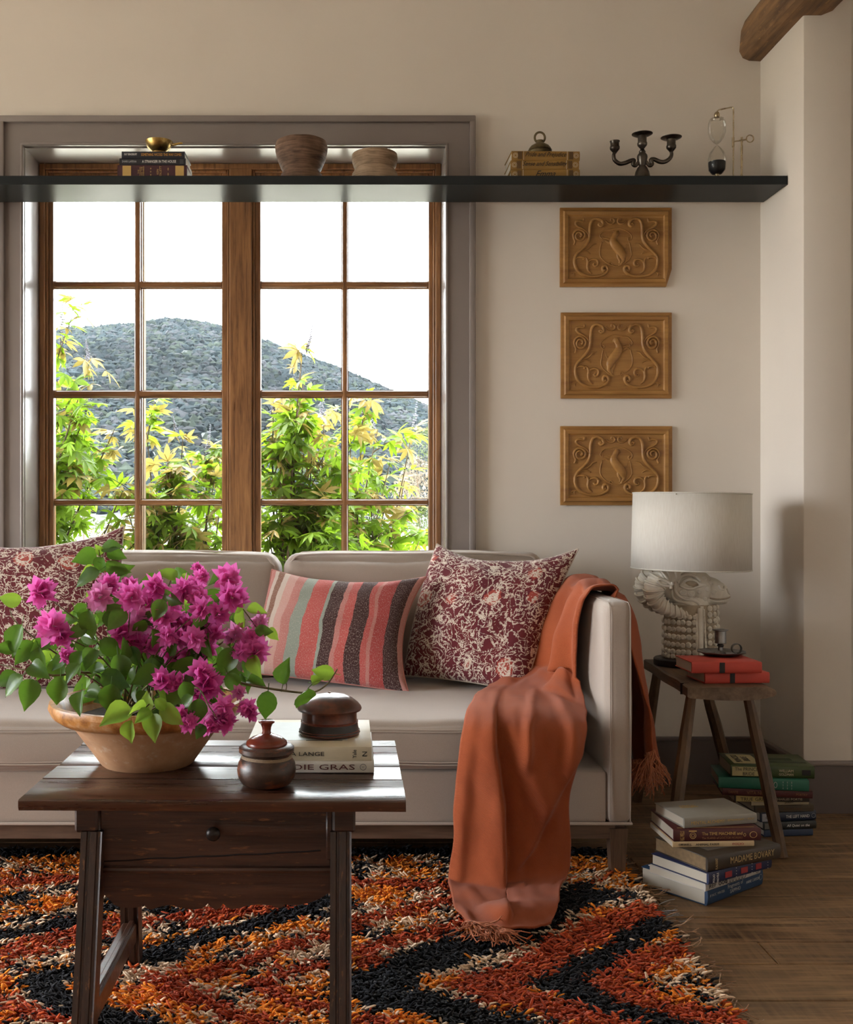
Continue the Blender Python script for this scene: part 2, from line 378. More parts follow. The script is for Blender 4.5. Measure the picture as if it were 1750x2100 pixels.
hill=b.build('hill',M['hillsoil']); tag(hill,'wooded blue-green hill rising beyond the window','hill')
def ico():
    bm=bmesh.new(); bmesh.ops.create_icosphere(bm,subdivisions=1,radius=1); v=np.array([x.co[:] for x in bm.verts]); f=np.array([[a.index for a in q.verts] for q in bm.faces]); bm.free(); return v,f
IV,IF=ico()
def blobs(name,pts,rad,cols,mat,parent,jit=.5,squash=.8,seed=1):
    rg=np.random.RandomState(seed); n=len(pts); pts=np.array(pts); rad=np.array(rad)
    V=IV[None]*(1+jit*rg.randn(n,len(IV),1)*.6)*rad[:,None,None]; V[:,:,2]*=squash; V=V+pts[:,None,:]
    F=(IF[None]+(np.arange(n)*len(IV))[:,None,None]).reshape(-1,3)
    me=bpy.data.meshes.new(name); me.from_pydata(V.reshape(-1,3),[],F)
    C=np.ones((n,len(IV),4)); C[:,:,:3]=np.array(cols)[:,None,:]*(1+.18*rg.randn(n,len(IV),1)).clip(.5,1.6)
    a=me.color_attributes.new('dye','FLOAT_COLOR','POINT'); a.data.foreach_set('color',C.astype(np.float32).ravel())
    o=link(name,me,mat,parent); o['kind']='stuff'; return o
rg=random.Random(5); pts=[];rad=[];cols=[]
for i in range(24000):
    d=90+225*rg.random()**.8; px=rg.uniform(-420,1500) if rg.random()<.35 else rg.uniform(60,950); x=(px-720)*d/FPX; z=hillh(x,d)
    r=rg.uniform(.5,1.05)*(.65+.35*d/300); pts.append((x,d-CAM_D,z+r*.35)); rad.append(r)
    k=rg.random(); q=noise.noise(Vector((x*.04,d*.04,7)))
    base=(0.0112,0.0155,0.0174) if k<.5 else ((0.0180,0.0229,0.0174) if k<.78 else (0.0229,0.0236,0.0260))  # blue-grey tints put part of the distance haze into the tree colour
    m=.78*rg.uniform(.75,1.2)*(1+.9*q); cols.append([c*m for c in base])
blobs('tree_cover',pts,rad,cols,M['scrub'],hill)
# palmate leaves of the shrubs
M['gleaf']=leafmat('shrub_leaf',(0.0567,0.1073,0.0095),(0.1073,0.1758,0.0154),(0.1922,0.3287,0.0154),.55,.5)
M['yleaf']=leafmat('shrub_new_leaf',(0.1883,0.1537,0.0300),(0.2573,0.1883,0.0645),(0.2873,0.2228,0.0547),.45,.5)
M['twig']=plain('shrub_bark',(0.0899,0.0614,0.0366),.85,.25,30)
M['spike']=plain('lavender_floret',(0.1556,0.1556,0.2046),.8,.3,40)
def leaflet(b,L,W,M_):
    prof=[(0,.10),(.22,.62),(.45,1),(.72,.72),(1,0.02)]
    vs=[];fs=[]
    for i,(s,w) in enumerate(prof):
        z=-.16*L*s*s; vs += [(L*s,-W*w,z+W*w*.25),(L*s,0,z),(L*s,W*w,z+W*w*.25)]
    for i in range(4):
        a=3*i; fs += [(a,a+3,a+4,a+1),(a+1,a+4,a+5,a+2)]
    b.add(vs,fs,True,M_)
def palmate(seed,mat):
    rg=random.Random(seed); b=MB()
    for k,an in enumerate((-72,-36,0,36,72)):
        L=.105*(1-.0042*abs(an))*rg.uniform(.85,1.1)
        leaflet(b,L,L*.15,XF((.028,0,0),(rg.uniform(-.3,.3),rg.uniform(-.15,.25),math.radians(an+rg.uniform(-8,8)))))
    b.tube([(0,0,0),(.014,0,.003),(.03,0,0)],.0012,3,cap=False)
    o=b.build('leaf_template',mat,sharp=0); me=o.data; bpy.data.objects.remove(o); return me
PG=[palmate(i,M['gleaf']) for i in range(4)]; PY=[palmate(i+9,M['yleaf']) for i in range(3)]
def shrub(label,base,tips,seed,nleaf,side=4,group='flowering shrubs outside the window'):
    rg=random.Random(seed); r=thing('flowering_shrub',label,'shrub',base,group=group); B=Vector(base)
    wood_=MB(); spots=[]; spk=[]
    for (px,py,d) in tips:
        tip=P(px,py,d)-B; root=Vector((rg.uniform(-.06,.06),rg.uniform(-.06,.06),0))
        c1=root+Vector((tip.x*.2,tip.y*.25,tip.z*.45)); path=cr([root,c1,lerp(c1,tip,.55)+Vector((rg.uniform(-.05,.05),0,0)),tip],6)
        n=len(path); wood_.tube(path,[.011*(1-.8*i/(n-1)) for i in range(n)],6)
        for i in range(5,n):
            f=i/(n-1); spots += [(path[i],f)]*(2 if f<.95 else 4)
        for s in range(side):
            i=rg.randrange(5,n-1); q=path[i]; L=rg.uniform(.12,.34); dr=Vector((rg.uniform(-1,1),rg.uniform(-.6,.6),rg.uniform(.1,.9))).normalized()
            tw=cr([q,q+dr*L*.5+Vector((0,0,.02)),q+dr*L],4); m=len(tw); wood_.tube(tw,[.004*(1-.6*j/(m-1)) for j in range(m)],4)
            for j in range(1,m): spots += [(tw[j],i/(n-1)*.8+.25*j/m)]*2
        spk.append(path[-1]+Vector((rg.uniform(-.03,.03),0,.0)))
    wood_.build('stems',M['twig'],r)
    rest={}; cnt=0
    rg.shuffle(spots)
    for k in range(nleaf):
        p,f=spots[k%len(spots)]; p=p+Vector((rg.gauss(0,.025),rg.gauss(0,.04),rg.gauss(0,.025)))
        young=rg.random()<(.75 if f>.93 else (.22 if f>.75 else .05))
        me=rg.choice(PY if young else PG); s=rg.uniform(.65,1.15)
        T=XF(p,(rg.gauss(0,.5),rg.gauss(.15,.5),rg.uniform(0,2*PI)),(s,s,s))
        if k<250: dupe(me,'leaf',r,T)
        else: rest.setdefault(me.materials[0].name,[]).append((me,T))
    for mn,L in rest.items():
        b=MB()
        for me,T in L: b.add([v.co for v in me.vertices],[tuple(q.vertices) for q in me.polygons],True,T)
        o=b.build('leaf_mass',bpy.data.materials[mn],r,sharp=0); o['kind']='stuff'
    for p in spk[:4]:
        b=MB(); L=rg.uniform(.12,.2)
        for j in range(16):
            f=j/16
            for q in range(3): b.sphere((rg.gauss(0,.009*(1-f)),rg.gauss(0,.009*(1-f)),f*L),.0055*(1-.5*f),6,4)
        o=b.build('flower_spike',M['spike'],r); o.location=p; o.rotation_euler=(rg.uniform(-.2,.2),rg.uniform(-.25,.25),0)
shrub('tall shrub with palmate leaves behind the far left panes',(-1.75,.95,-.5),[(125,700,5.1),(185,745,5.15),(120,830,5.3),(175,850,5.2),(235,880,5.4),(140,930,5.2),(205,960,5.5),(255,1000,5.3),(130,1040,5.4),(60,780,5.2),(20,900,5.3)],1,950)
shrub('shrub with yellow new leaves behind the inner left panes',(-.85,1.15,-.5),[(375,900,5.4),(300,880,5.5),(420,930,5.5),(340,960,5.3),(440,985,5.4),(310,1010,5.3),(395,1020,5.6),(450,1050,5.4),(260,1040,5.3),(360,1080,5.3),(300,1100,5.4),(240,1095,5.3)],2,1050)
shrub('tallest shrub with a yellow crown behind the centre right panes',(-.30,1.0,-.5),[(620,722,5.2),(600,830,5.3),(560,850,5.3),(665,850,5.4),(575,920,5.2),(640,930,5.3),(690,920,5.4),(560,985,5.3),(620,1000,5.4),(680,1000,5.3),(600,1050,5.4),(545,1060,5.3),(655,1075,5.3)],3,1100)
shrub('loose shrub with arching twigs behind the far right panes',(.05,1.35,-.5),[(745,850,5.6),(720,900,5.6),(775,880,5.7),(845,890,5.7),(735,960,5.5),(800,950,5.7),(760,1010,5.6),(830,985,5.8),(725,1030,5.6),(790,1040,5.7),(740,1090,5.5),(860,1110,5.4)],4,850,4)
M['mleaf']=leafmat('garden_bush_leaf',(0.0205,0.0329,0.0081),(0.0453,0.0570,0.0161),(0.0614,0.0818,0.0161),.35,.6)
M['mtan']=leafmat('dry_bush_leaf',(0.0899,0.0694,0.0490),(0.1389,0.1147,0.0862),(0.1228,0.1023,0.0738),.3,.7)
M['mdark']=leafmat('evergreen_needle',(0.0062,0.0112,0.0068),(0.0124,0.0186,0.0099),(0.0124,0.0248,0.0081),.25,.7)
def bush(label,px,py_top,py_bot,w,d,mat,seed,cat='bush'):
    rg=random.Random(seed); c=P(px,py_bot,d); h=(py_bot-py_top)*d/FPX; rx_=w*.5*d/FPX; r=thing('garden_bush' if cat=='bush' else 'evergreen_tree',label,cat,(c.x,c.y,-.5))
    b=MB(); zb=c.z+.5
    for k in range(900):
        a=rg.uniform(0,2*PI); q=rg.random()**.5; f=rg.random()
        rr=rx_*q*((1-f**2)**.5 if cat=='bush' else (1.02-f)); p=Vector((rr*math.cos(a),rr*math.sin(a)*.8,zb+h*f*(1 if cat!='bush' else .95+.1*rg.random())))
        s=.028*h*rg.uniform(.6,1.4)+.02
        b.add([(-s,0,0),(0,-s*.4,0),(s,0,.2*s),(0,s*.4,0)],[(0,1,2,3)],True,XF(p,(rg.uniform(-1.2,1.2),rg.uniform(-1.2,1.2),rg.uniform(0,6))))
    o=b.build('foliage',mat,r,sharp=0); o['kind']='stuff'
    MB().tube([(0,0,0),(.03*h,0,zb+h*.3),(0,0,zb+h*.8)],[.03*h,.025*h,.008*h],6).build('trunk',M['twig'],r)
bush('dark evergreen tree seen through the lower right pane',765,985,1092,70,34,M['mdark'],11,'tree')
bush('second dark evergreen tree left of the first one',700,1000,1090,60,38,M['mdark'],12,'tree')
bush('dry tan bush at the right edge of the window view',855,940,1050,110,22,M['mtan'],13)
bush('green bush in front of the dry tan bush',860,1040,1098,90,19,M['mleaf'],14)
bush('grey-green tree low behind the far left panes',170,1040,1110,190,24,M['mleaf'],15,'tree')
bush('pale green bush low behind the inner left panes',380,1050,1120,220,26,M['mleaf'],16)
bush('grey-green bush at the foot of the hill on the right',880,880,960,110,60,M['mleaf'],17)
M['post']=wood('weathered_post',(0.0818,0.0533,0.0310),(0.2046,0.1476,0.0942),6,2,.85,10,.5)
tag(MB().box((P(290,1000,5.0).x,.70,1.15),(.034,.05,3.3),.004,1).build('porch_post',M['post']),'thin weathered timber post standing outside behind the left sash','post')

# thin summer haze over the valley
t=NT('valley_haze'); vs_=t.new('ShaderNodeVolumeScatter'); vs_.inputs['Color'].default_value=(.70,.85,1,1); vs_.inputs['Density'].default_value=0.00008; t.n.remove(t.b); t.ln(vs_.outputs[0],t.out.inputs['Volume'])
hz=MB().box((20,212,40),(900,330,140)).build('haze',t.m); hz['kind']='stuff'; tag(hz,'thin pale blue haze hanging over the valley in front of the hill','haze')
# ------------------------------------------------------------------ sofa
def att(o,root): o.parent=root; o.location=-Vector(root.location); return o
def softbox(b,lo,hi,r,puff=(0,0,0),n=20,wr=0,ws=6,seed=0,fn=None):
    lo=Vector(lo);hi=Vector(hi);c=(lo+hi)/2;h=(hi-lo)/2
    bm=bmesh.new(); bmesh.ops.create_cube(bm,size=2); bmesh.ops.subdivide_edges(bm,edges=bm.edges[:],cuts=n,use_grid_fill=True)
    vs=[]
    for v in bm.verts:
        u=[math.copysign(1-(1-abs(t))**1.5,t) for t in v.co]
        q=Vector([u[i]*h[i] for i in range(3)]); core=Vector([max(-(h[i]-r),min(h[i]-r,q[i])) for i in range(3)])
        dv=q-core
        if dv.length>1e-7: q=core+dv*(r/max(dv.length,1e-9)) if dv.length>0 and max(abs(dv[0]),abs(dv[1]),abs(dv[2]))>=r*.999 else q
        for a in range(3):
            if puff[a]:
                k=1.0
                for o in range(3):
                    if o!=a: k*=max(0,1-u[o]**2)**.5
                q[a]+=math.copysign(abs(u[a])**3,u[a])*puff[a]*k
        if wr:
            q+=noise.noise_vector(Vector((q.x*ws+seed,q.y*ws,q.z*ws)))*wr
            q+=noise.noise_vector(Vector((q.x*ws*3+seed,q.y*ws*2,q.z*ws*2)))*wr*.35
        q=q+c
        if fn: q=fn(q)
        vs.append(q)
    bm.verts.index_update(); b.add(vs,[[v.index for v in f.verts] for f in bm.faces],True); bm.free(); return b
M['sofa']=fabric('sofa_taupe_wool',(.34,.275,.228),1100,.06,.92,.3,.35)
M['pipe']=fabric('sofa_piping',(.40,.33,.275),1100,.05,.9,.2,.3)
M['rail']=wood('sofa_walnut_rail',(.055,.030,.018),(.20,.12,.075),7,0,.5)
M['leg']=wood('sofa_walnut_leg',(.055,.030,.018),(.19,.11,.065),7,2,.5)
sofa=thing('sofa','long taupe upholstered sofa with straight arms under the window','sofa',(-.70,-.65,0))
att(softbox(MB(),(-2.167,-1.165,.18),(.744,-.12,.335),.012,(0,0,0),10).build('base',M['sofa'],sharp=60),sofa)
for (x0,x1,lab) in ((.742,.818,0),(-2.243,-2.167,1)):
    a=att(softbox(MB(),(x0,-1.172,.18),(x1,-.10,.822),.024,(.004,.003,.006),16,.0015,7).build('arm',M['sofa'],sharp=60),sofa)
    b=MB()
    for xs in (x0+.009,x1-.009):
        b.tube([(xs,-1.174,.19),(xs,-1.175,.5),(xs,-1.174,.79),(xs,-1.168,.812),(xs,-1.15,.822),(xs,-.6,.825),(xs,-.2,.823)],.0014,6)
    s=b.build('seam',M['sofa'],a)
att(softbox(MB(),(-2.167,-.20,.18),(.742,-.085,.805),.03,(0,0,.004),14,.002).build('backrest',M['sofa'],sharp=60),sofa)
seat=att(softbox(MB(),(-2.155,-1.178,.337),(.668,-.34,.474),.036,(0,.012,.022),44,.008,4,3).build('seat_cushion',M['sofa'],sharp=70),sofa)
b=MB()
for z in (.358,.365,.452,.459): b.tube([(x,-1.181-.009*max(0,1-((x+.743)/1.412)**2)**.5+.004*noise.noise(Vector((x*4,z,0))),z+.003*noise.noise(Vector((x*5,0,z)))) for x in np.linspace(-2.14,.655,90)],.0018,5)
b.build('topstitch',M['pipe'],seat)
def lean(z0,k): return lambda q: Vector((q.x,q.y+(q.z-z0)*k,q.z))
for i,(x0,x1) in enumerate(((-1.207,-.262),(-.250,.715),(-2.16,-1.219))):
    cu=att(softbox(MB(),(x0,-.375,.468),(x1,-.165,.915),.05,(.0,.035,.02),30,.009,5,i*7,lambda q:Vector((q.x,q.y+(q.z-.47)*.12-.02,q.z+.012*noise.noise(Vector((q.x*3,1,2)))))).build('back_cushion',M['sofa'],sharp=70),sofa)
    b=MB(); zz=.912
    for y in (-.36,-.14):
        b.tube([(x0+.02,y+.03,zz-.03),(x0+.045,y+.03,zz+.004)]+[(x,y+.03,zz+.012*noise.noise(Vector((x*3,1,2)))+.018*max(0,1-((x-(x0+x1)/2)/((x1-x0)/2))**2)**.5) for x in np.linspace(x0+.06,x1-.06,24)]+[(x1-.045,y+.03,zz+.004),(x1-.02,y+.03,zz-.03)],.004,6)
    b.build('welt',M['pipe'],cu)
att(MB().tube([(-2.235,-1.168,.182),(.815,-1.168,.182),(.815,-.1,.182)],.0045,6).build('welt',M['pipe']),sofa)
att(MB().box((-.7125,-1.125,.155),(2.975,.03,.052),.002).box((.79,-.64,.155),(.03,.98,.052),.002).box((-2.215,-.64,.155),(.03,.98,.052),.002).build('rail',M['rail']),sofa)
for (x,y) in ((.783,-1.118),(-2.21,-1.118),(.783,-.16),(-2.21,-.16)):
    b=MB(); b.add([(x-.027,y-.027,.16),(x+.027,y-.027,.16),(x+.027,y+.027,.16),(x-.027,y+.027,.16),(x-.019,y-.019,.0),(x+.019,y-.019,.0),(x+.019,y+.019,.0),(x-.019,y+.019,.0)],[(0,1,2,3),(7,6,5,4),(0,4,5,1),(1,5,6,2),(2,6,7,3),(3,7,4,0)],False)
    att(b.build('leg',M['leg']),sofa)
# ------------------------------------------------------------------ cushions
t=NT('block_print_linen'); v=t.coord('UV')
dn=t.noise(v,22,2); vv=t.mix(.018,v,dn.outputs['Color'],'ADD')
def voro(scale,feat='F1',rnd=1,vec=None):
    n=t.new('ShaderNodeTexVoronoi',feature=feat); n.inputs['Scale'].default_value=scale; n.inputs['Randomness'].default_value=rnd; t.ln(vec or vv,n.inputs['Vector']); return n.outputs['Distance']
def band(x,a,b): return t.math('MULTIPLY',t.math('GREATER_THAN',x,a),t.math('LESS_THAN',x,b))
def iso(scale,lev,wd,det=1.5):
    n_=t.noise(v,scale,det,.5,.9); return t.math('LESS_THAN',t.math('ABSOLUTE',t.math('SUBTRACT',n_.outputs['Fac'],lev)),wd)
vine=t.math('MAXIMUM',iso(15,.5,.011),t.math('MAXIMUM',iso(20,.43,.010),iso(20,.58,.010)))
near=t.math('MAXIMUM',iso(15,.5,.05),t.math('MAXIMUM',iso(20,.43,.045),iso(20,.58,.045)))
lf=t.math('GREATER_THAN',t.noise(v,85,1,.5,1.4).outputs['Fac'],.56)
lf2=t.math('LESS_THAN',voro(150,'DISTANCE_TO_EDGE'),.05)
leaf=t.math('MULTIPLY',lf,near)
ro=voro(7.5,'F1',.55,v); pet=t.noise(v,60,2).outputs['Fac']; ro2=t.math('ADD',ro,t.math('MULTIPLY',t.math('SUBTRACT',pet,.5),.18))
ring=band(ro2,.16,.21); cen=t.math('LESS_THAN',ro2,.07); rin=band(ro2,.0,.16)
ink=t.math('MAXIMUM',t.math('MAXIMUM',vine,leaf),t.math('MAXIMUM',ring,cen)); ink=t.math('MULTIPLY',ink,t.math('SUBTRACT',1.0,t.math('MULTIPLY',lf2,.65)))
ground=t.mix(t.ramp(t.noise(v,9,3).outputs['Fac'],[(.35,(0,0,0)),(.75,(.55,.55,.55))]),(.095,.012,.018),(.17,.022,.02))
ground=t.mix(t.math('MULTIPLY',t.math('MAXIMUM',band(ro2,.07,.16),band(ro2,.21,.27)),.8),ground,(.34,.06,.04))
c=t.mix(ink,ground,(.60,.51,.42)); t.bump(t.noise(v,900,2).outputs['Fac'],.3,.001)
M['print']=t.fin(c,.9,0,.2,sheen=.2)
t=NT('kilim_stripe'); v=t.coord('UV'); sp=t.new('ShaderNodeSeparateXYZ'); nz=t.noise(t.coord('UV',(14,3,1)),6,3)
t.ln(v,sp.inputs[0]); u=t.math('ADD',sp.outputs[0],t.math('MULTIPLY',t.math('SUBTRACT',nz.outputs['Fac'],.5),.012))
pk=(.52,.10,.085);dp=(.40,.055,.05);cm=(.62,.50,.42);br=(.055,.018,.016);sg=(.30,.33,.27);rs=(.52,.20,.17);tn=(.26,.12,.075)
st=[(0,rs),(.03,cm),(.055,tn),(.10,cm),(.14,(.60,.33,.28)),(.20,rs),(.265,sg),(.34,pk),(.45,sg),(.47,br),(.545,rs),(.575,pk),(.63,br),(.72,pk),(.755,rs),(.78,dp),(.865,br),(.965,(.55,.25,.22))]
c=t.ramp(u,st,'CONSTANT')
wv=t.new('ShaderNodeTexBrick'); wv.inputs['Scale'].default_value=150; wv.inputs['Mortar Size'].default_value=.035; wv.inputs['Color1'].default_value=(1,1,1,1); wv.inputs['Color2'].default_value=(.8,.8,.8,1); wv.inputs['Mortar'].default_value=(.25,.25,.25,1)
t.ln(t.coord('UV',(.75,.62,1)),wv.inputs['Vector'])
spk=t.noise(t.coord('UV',(130,50,1)),1.6,2); c=t.mix(t.ramp(spk.outputs['Fac'],[(.52,(0,0,0)),(.72,(.5,.5,.5))]),c,(.66,.55,.48))
c=t.mix(.35,c,wv.outputs['Color'],'MULTIPLY'); t.bump(wv.outputs['Color'],.6,.002); M['kilim']=t.fin(c,.95,0,.15,sheen=.2)
M['linen']=fabric('cushion_back_linen',(.44,.36,.29),1000,.06)
M['kback']=fabric('kilim_cushion_back',(.42,.16,.13),700,.1)
def pillow(name,label,TL,TR,BR,BL,thick,fm,bm_,k=(.2,.03,.1,.1),uvs=(1,1),wr=.006,seed=0,n=44,uvo=(0,0)):
    TL,TR,BR,BL=[Vector(p) for p in (TL,TR,BR,BL)]; cen=(TL+TR+BR+BL)/4; cen0=Vector((cen.x,cen.y,min(BL.z,BR.z)))
    nr=((TR-BL).cross(TL-BR)).normalized()
    if nr.y>0: nr=-nr
    r=thing(name,label,'cushion',cen0); kt,kb,kl,kr=k
    def surf(sgn):
        vs=[];uv=[];fs=[]
        for j in range(n):
            for i in range(n):
                a=-1+2*i/(n-1); c_=-1+2*j/(n-1); u=math.sin(a*PI/2); w=math.sin(c_*PI/2)
                u2=u*(1-(kr if u>0 else kl)*(1-w*w)*abs(u)**2); w2=w*(1-(kt if w>0 else kb)*(1-u*u)*abs(w)**2)
                s=(u2+1)/2; q=(w2+1)/2
                p=lerp(lerp(BL,BR,s),lerp(TL,TR,s),q)
                th=thick*max(0,(1-u*u)*(1-w*w))**.48
                p=p+nr*sgn*th*(1.0 if sgn>0 else .8)
                e=max(0,(1-u*u)*(1-w*w))**.3
                p=p+noise.noise_vector(Vector((u*2.2+seed,w*2.2,sgn)))*wr*e*1.6+noise.noise_vector(Vector((u*6+seed,w*5,sgn)))*wr*e*.6
                vs.append(p-cen0); uv.append(((u+1)/2*uvs[0]+uvo[0],(w+1)/2*uvs[1]+uvo[1]))
        for j in range(n-1):
            for i in range(n-1):
                f=(j*n+i,j*n+i+1,(j+1)*n+i+1,(j+1)*n+i); fs.append(f if sgn>0 else f[::-1])
        return vs,fs,uv
    vs,fs,uv=surf(1); MB().add(vs,fs).build('front_panel',fm,r,0,uv)
    edge=[vs[i] for i in range(n)]+[vs[j*n+n-1] for j in range(1,n)]+[vs[(n-1)*n+i] for i in range(n-2,-1,-1)]+[vs[j*n] for j in range(n-2,0,-1)]
    v2,f2,u2=surf(-1); MB().add(v2,f2).build('back_panel',bm_,r,0,u2)
    MB().tube(edge,.0028,5,closed=True).build('seam',bm_,r); return r
pillow('throw_cushion','maroon and cream floral block-print cushion leaning in the sofa corner beside the orange throw',P(897,1116,3.93),P(1186,1126,3.74),P(1076,1421,3.55),P(828,1385,3.78),.085,M['print'],M['linen'],(.26,.04,-.06,.06),(.52,.52),.008,1)
pillow('throw_cushion','pink and brown striped woven lumbar cushion in the middle of the sofa',P(558,1168,3.93),P(874,1183,3.78),P(838,1420,3.57),P(498,1378,3.80),.075,M['kilim'],M['kback'],(.19,.02,.05,.17),(1,1),.007,4)
pillow('throw_cushion','maroon and cream floral block-print cushion at the left end behind the flowers',P(-150,1085,3.92),P(254,1080,3.84),P(262,1405,3.60),P(-140,1425,3.58),.085,M['print'],M['linen'],(.30,.03,.1,.05),(.62,.55),.009,8,44,(1.3,.7))
# ------------------------------------------------------------------ throw
t=NT('rust_wool_throw'); v=t.coord('Object'); n=t.noise(v,7,4); tw=t.new('ShaderNodeTexWave',wave_type='BANDS',bands_direction='DIAGONAL'); tw.inputs['Scale'].default_value=170; tw.inputs['Distortion'].default_value=2.5; tw.inputs['Detail'].default_value=2; t.ln(v,tw.inputs[0]); fz=t.noise(v,420,3)
c=t.ramp(n.outputs['Fac'],[(.3,(.235,.046,.015)),(.7,(.31,.070,.024))]); c=t.mix(t.math('MULTIPLY',fz.outputs['Fac'],.35),c,(.42,.125,.052)); t.bump(t.math('ADD',tw.outputs['Fac'],fz.outputs['Fac']),.45,.0015)
M['throw']=t.fin(c,.95,0,.12,sheen=.12)
M['fringe']=fabric('rust_fringe',(.46,.15,.065),600,.15)
rows=[((1312,1540,3.75),(1326,1556,3.52),(1350,1540,3.32)),((1296,1425,3.75),(1314,1440,3.52),(1335,1440,3.31)),((1264,1285,3.75),(1288,1300,3.5),(1303,1300,3.30)),
 ((1226,1206,3.75),(1252,1216,3.5),(1269,1226,3.30)),((1190,1193,3.75),(1222,1205,3.5),(1240,1219,3.30)),((1150,1210,3.75),(1180,1216,3.5),(1208,1232,3.30)),
 ((1115,1285,3.72),(1148,1295,3.48),(1190,1310,3.33)),((1085,1372,3.68),(1130,1378,3.46),(1192,1398,3.34)),((1000,1408,3.60),(1095,1413,3.42),(1200,1450,3.22)),
 ((962,1448,3.15),(1080,1462,3.09),(1205,1485,3.09)),((943,1550,3.04),(1072,1555,3.01),(1190,1565,3.03)),((932,1655,3.05),(1062,1650,3.02),(1170,1640,3.05)),
 ((925,1760,3.05),(1056,1750,3.02),(1172,1740,3.05)),((921,1832,3.00),(1050,1822,2.97),(1170,1800,3.03)),((930,1858,2.86),(1046,1862,2.80),(1146,1856,2.86)),((956,1890,2.71),(1042,1908,2.66),(1130,1890,2.72))]
NV,NU=10,64
L_=cr([P(*r[0]) for r in rows],NV); Mi=cr([P(*r[1]) for r in rows],NV); R_=cr([P(*r[2]) for r in rows],NV)
fx=[0,.10,.24,.31,.345,.38,.50,.62,.72,.84,.93,1]; ff=[-.006,.014,.030,.034,.004,-.016,-.004,.014,.004,.016,.006,-.006]
tv=[];TN=len(L_)
for j in range(TN):
    rv=j/NV
    for i in range(NU):
        u=i/(NU-1); p=L_[j]*((1-u)*(1-2*u))+Mi[j]*(4*u*(1-u))+R_[j]*(u*(2*u-1))
        if rv>=8:
            ss=lambda a,b_,x: (lambda q_: q_*q_*(3-2*q_))(max(0,min(1,(x-a)/(b_-a))))
            def rd_(uc,wl,wr): 
                q_=(u-uc); return math.exp(-(q_/(wl if q_<0 else wr))**2)
            f=0; on=ss(8,9.3,rv)
            f+=.036*rd_(interp(rv,[8,9,10,11,12,13.5,15],[.20,.21,.27,.36,.41,.44,.5]),.16,.022)*on*(1-ss(14,15,rv))
            f-=.016*rd_(interp(rv,[8,9,10,11,12,13.5,15],[.245,.255,.315,.405,.455,.485,.54]),.02,.06)*on*(1-ss(13.6,14.6,rv))
            f-=.030*ss(0,.35,rv-interp(u,[.48,.6,.7,.9,1],[12.5,12.0,11.55,10.7,9.8]))*ss(.46,.62,u)*(1-ss(13.2,13.9,rv))
            f+=.024*rd_(.53,.05,.035)*ss(7.9,8.6,rv)*(1-ss(9.5,10.6,rv)); f+=.030*rd_(interp(rv,[8,9,10.5],[.70,.86,.93]),.06,.09)*ss(7.9,8.6,rv)*(1-ss(9.6,11,rv))
            f+=.018*rd_(interp(rv,[9,11.5],[.32,.85]),.09,.12)*ss(9,9.8,rv)*(1-ss(11.4,12.4,rv)); f+=.012*rd_(.06,.05,.06)*on
            f-=.026*math.exp(-((rv-13.3-.5*u+.2)/.22)**2)*ss(.42,.52,u); f+=.022*math.exp(-((rv-14.1)/.35)**2)*ss(.1,.4,u)
            off=Vector((0,-f*on,f*.7*(1-on)+(.6*max(0,f) if rv>13.6 else 0)))
        elif rv>=7:
            w=(rv-7)/2; off=Vector((0,0,1))*(.028*max(0,math.sin(u*PI*3.2+.8-w))*math.sin(min(1,w+.35)*PI))+Vector((0,-1,0))*interp(u,fx,ff)*w*.3
        elif rv>=5: off=Vector((-1,-.2,0))*(.022*math.sin(u*PI*4.5+.4)+.010*math.sin(u*11+rv))
        elif rv>=3: off=Vector((0,0,1))*(.012*(1+math.sin(u*PI*4.5+.4)))
        else: off=Vector((1,0,0))*(.024*math.sin(u*PI*3.6+.5)+.008*math.sin(u*13+rv*2))
        off=off+noise.noise_vector(p*9)*.006+noise.noise_vector(Vector((p.x*34,p.y*20,p.z*12)))*.0035
        q=p+off
        if q.z<.054 and rv>12: q.z=.054+.012*max(0,noise.noise(Vector((p.x*16,p.y*7,3))))+.004*noise.noise(p*20)
        tv.append(q)
tf=[(j*NU+i,j*NU+i+1,(j+1)*NU+i+1,(j+1)*NU+i) for j in range(TN-1) for i in range(NU-1)]
thr=thing('throw_blanket','rust orange woven throw draped over the sofa arm and seat down to the rug','blanket',P(1050,1880,2.9)*1.0)
thr.location.z=.03
cl=att(MB().add(tv,tf).build('cloth',M['throw'],sharp=0),thr)
so=cl.modifiers.new('thick','SOLIDIFY'); so.thickness=.005; so.offset=0
rg=random.Random(4); b=MB()
def strand(b,p,dr,L,r=.0014,sag=.3,zmin=None):
    pts=[Vector(p)]; d=Vector(dr).normalized()
    for k in range(6):
        d=(d+Vector((rg.gauss(0,.28),rg.gauss(0,.28),rg.gauss(0,.2)-sag*.2))).normalized(); q=pts[-1]+d*L/6
        if zmin is not None and q.z<zmin: q.z=zmin+rg.uniform(0,.004)
        pts.append(q)
    b.tube(pts,[r*1.1]*3+[r]*4,4)
for i in range(0,26):
    for q in range(5): strand(b,tv[(TN-1)*NU+i]+Vector((rg.gauss(0,.004),0,.002)),(rg.gauss(.35,.35),-1,-.1),rg.uniform(.05,.10),zmin=.046)
att(b.build('fringe',M['fringe'],sharp=0),thr)
b=MB()
for i in range(0,NU,3):
    for q in range(7): strand(b,tv[i]+Vector((rg.gauss(0,.004),rg.gauss(0,.004),0)),(rg.gauss(0,.25),rg.gauss(0,.25),-1),rg.uniform(.08,.14),sag=1)
o=att(b.build('fringe',M['fringe'],sharp=0),thr)
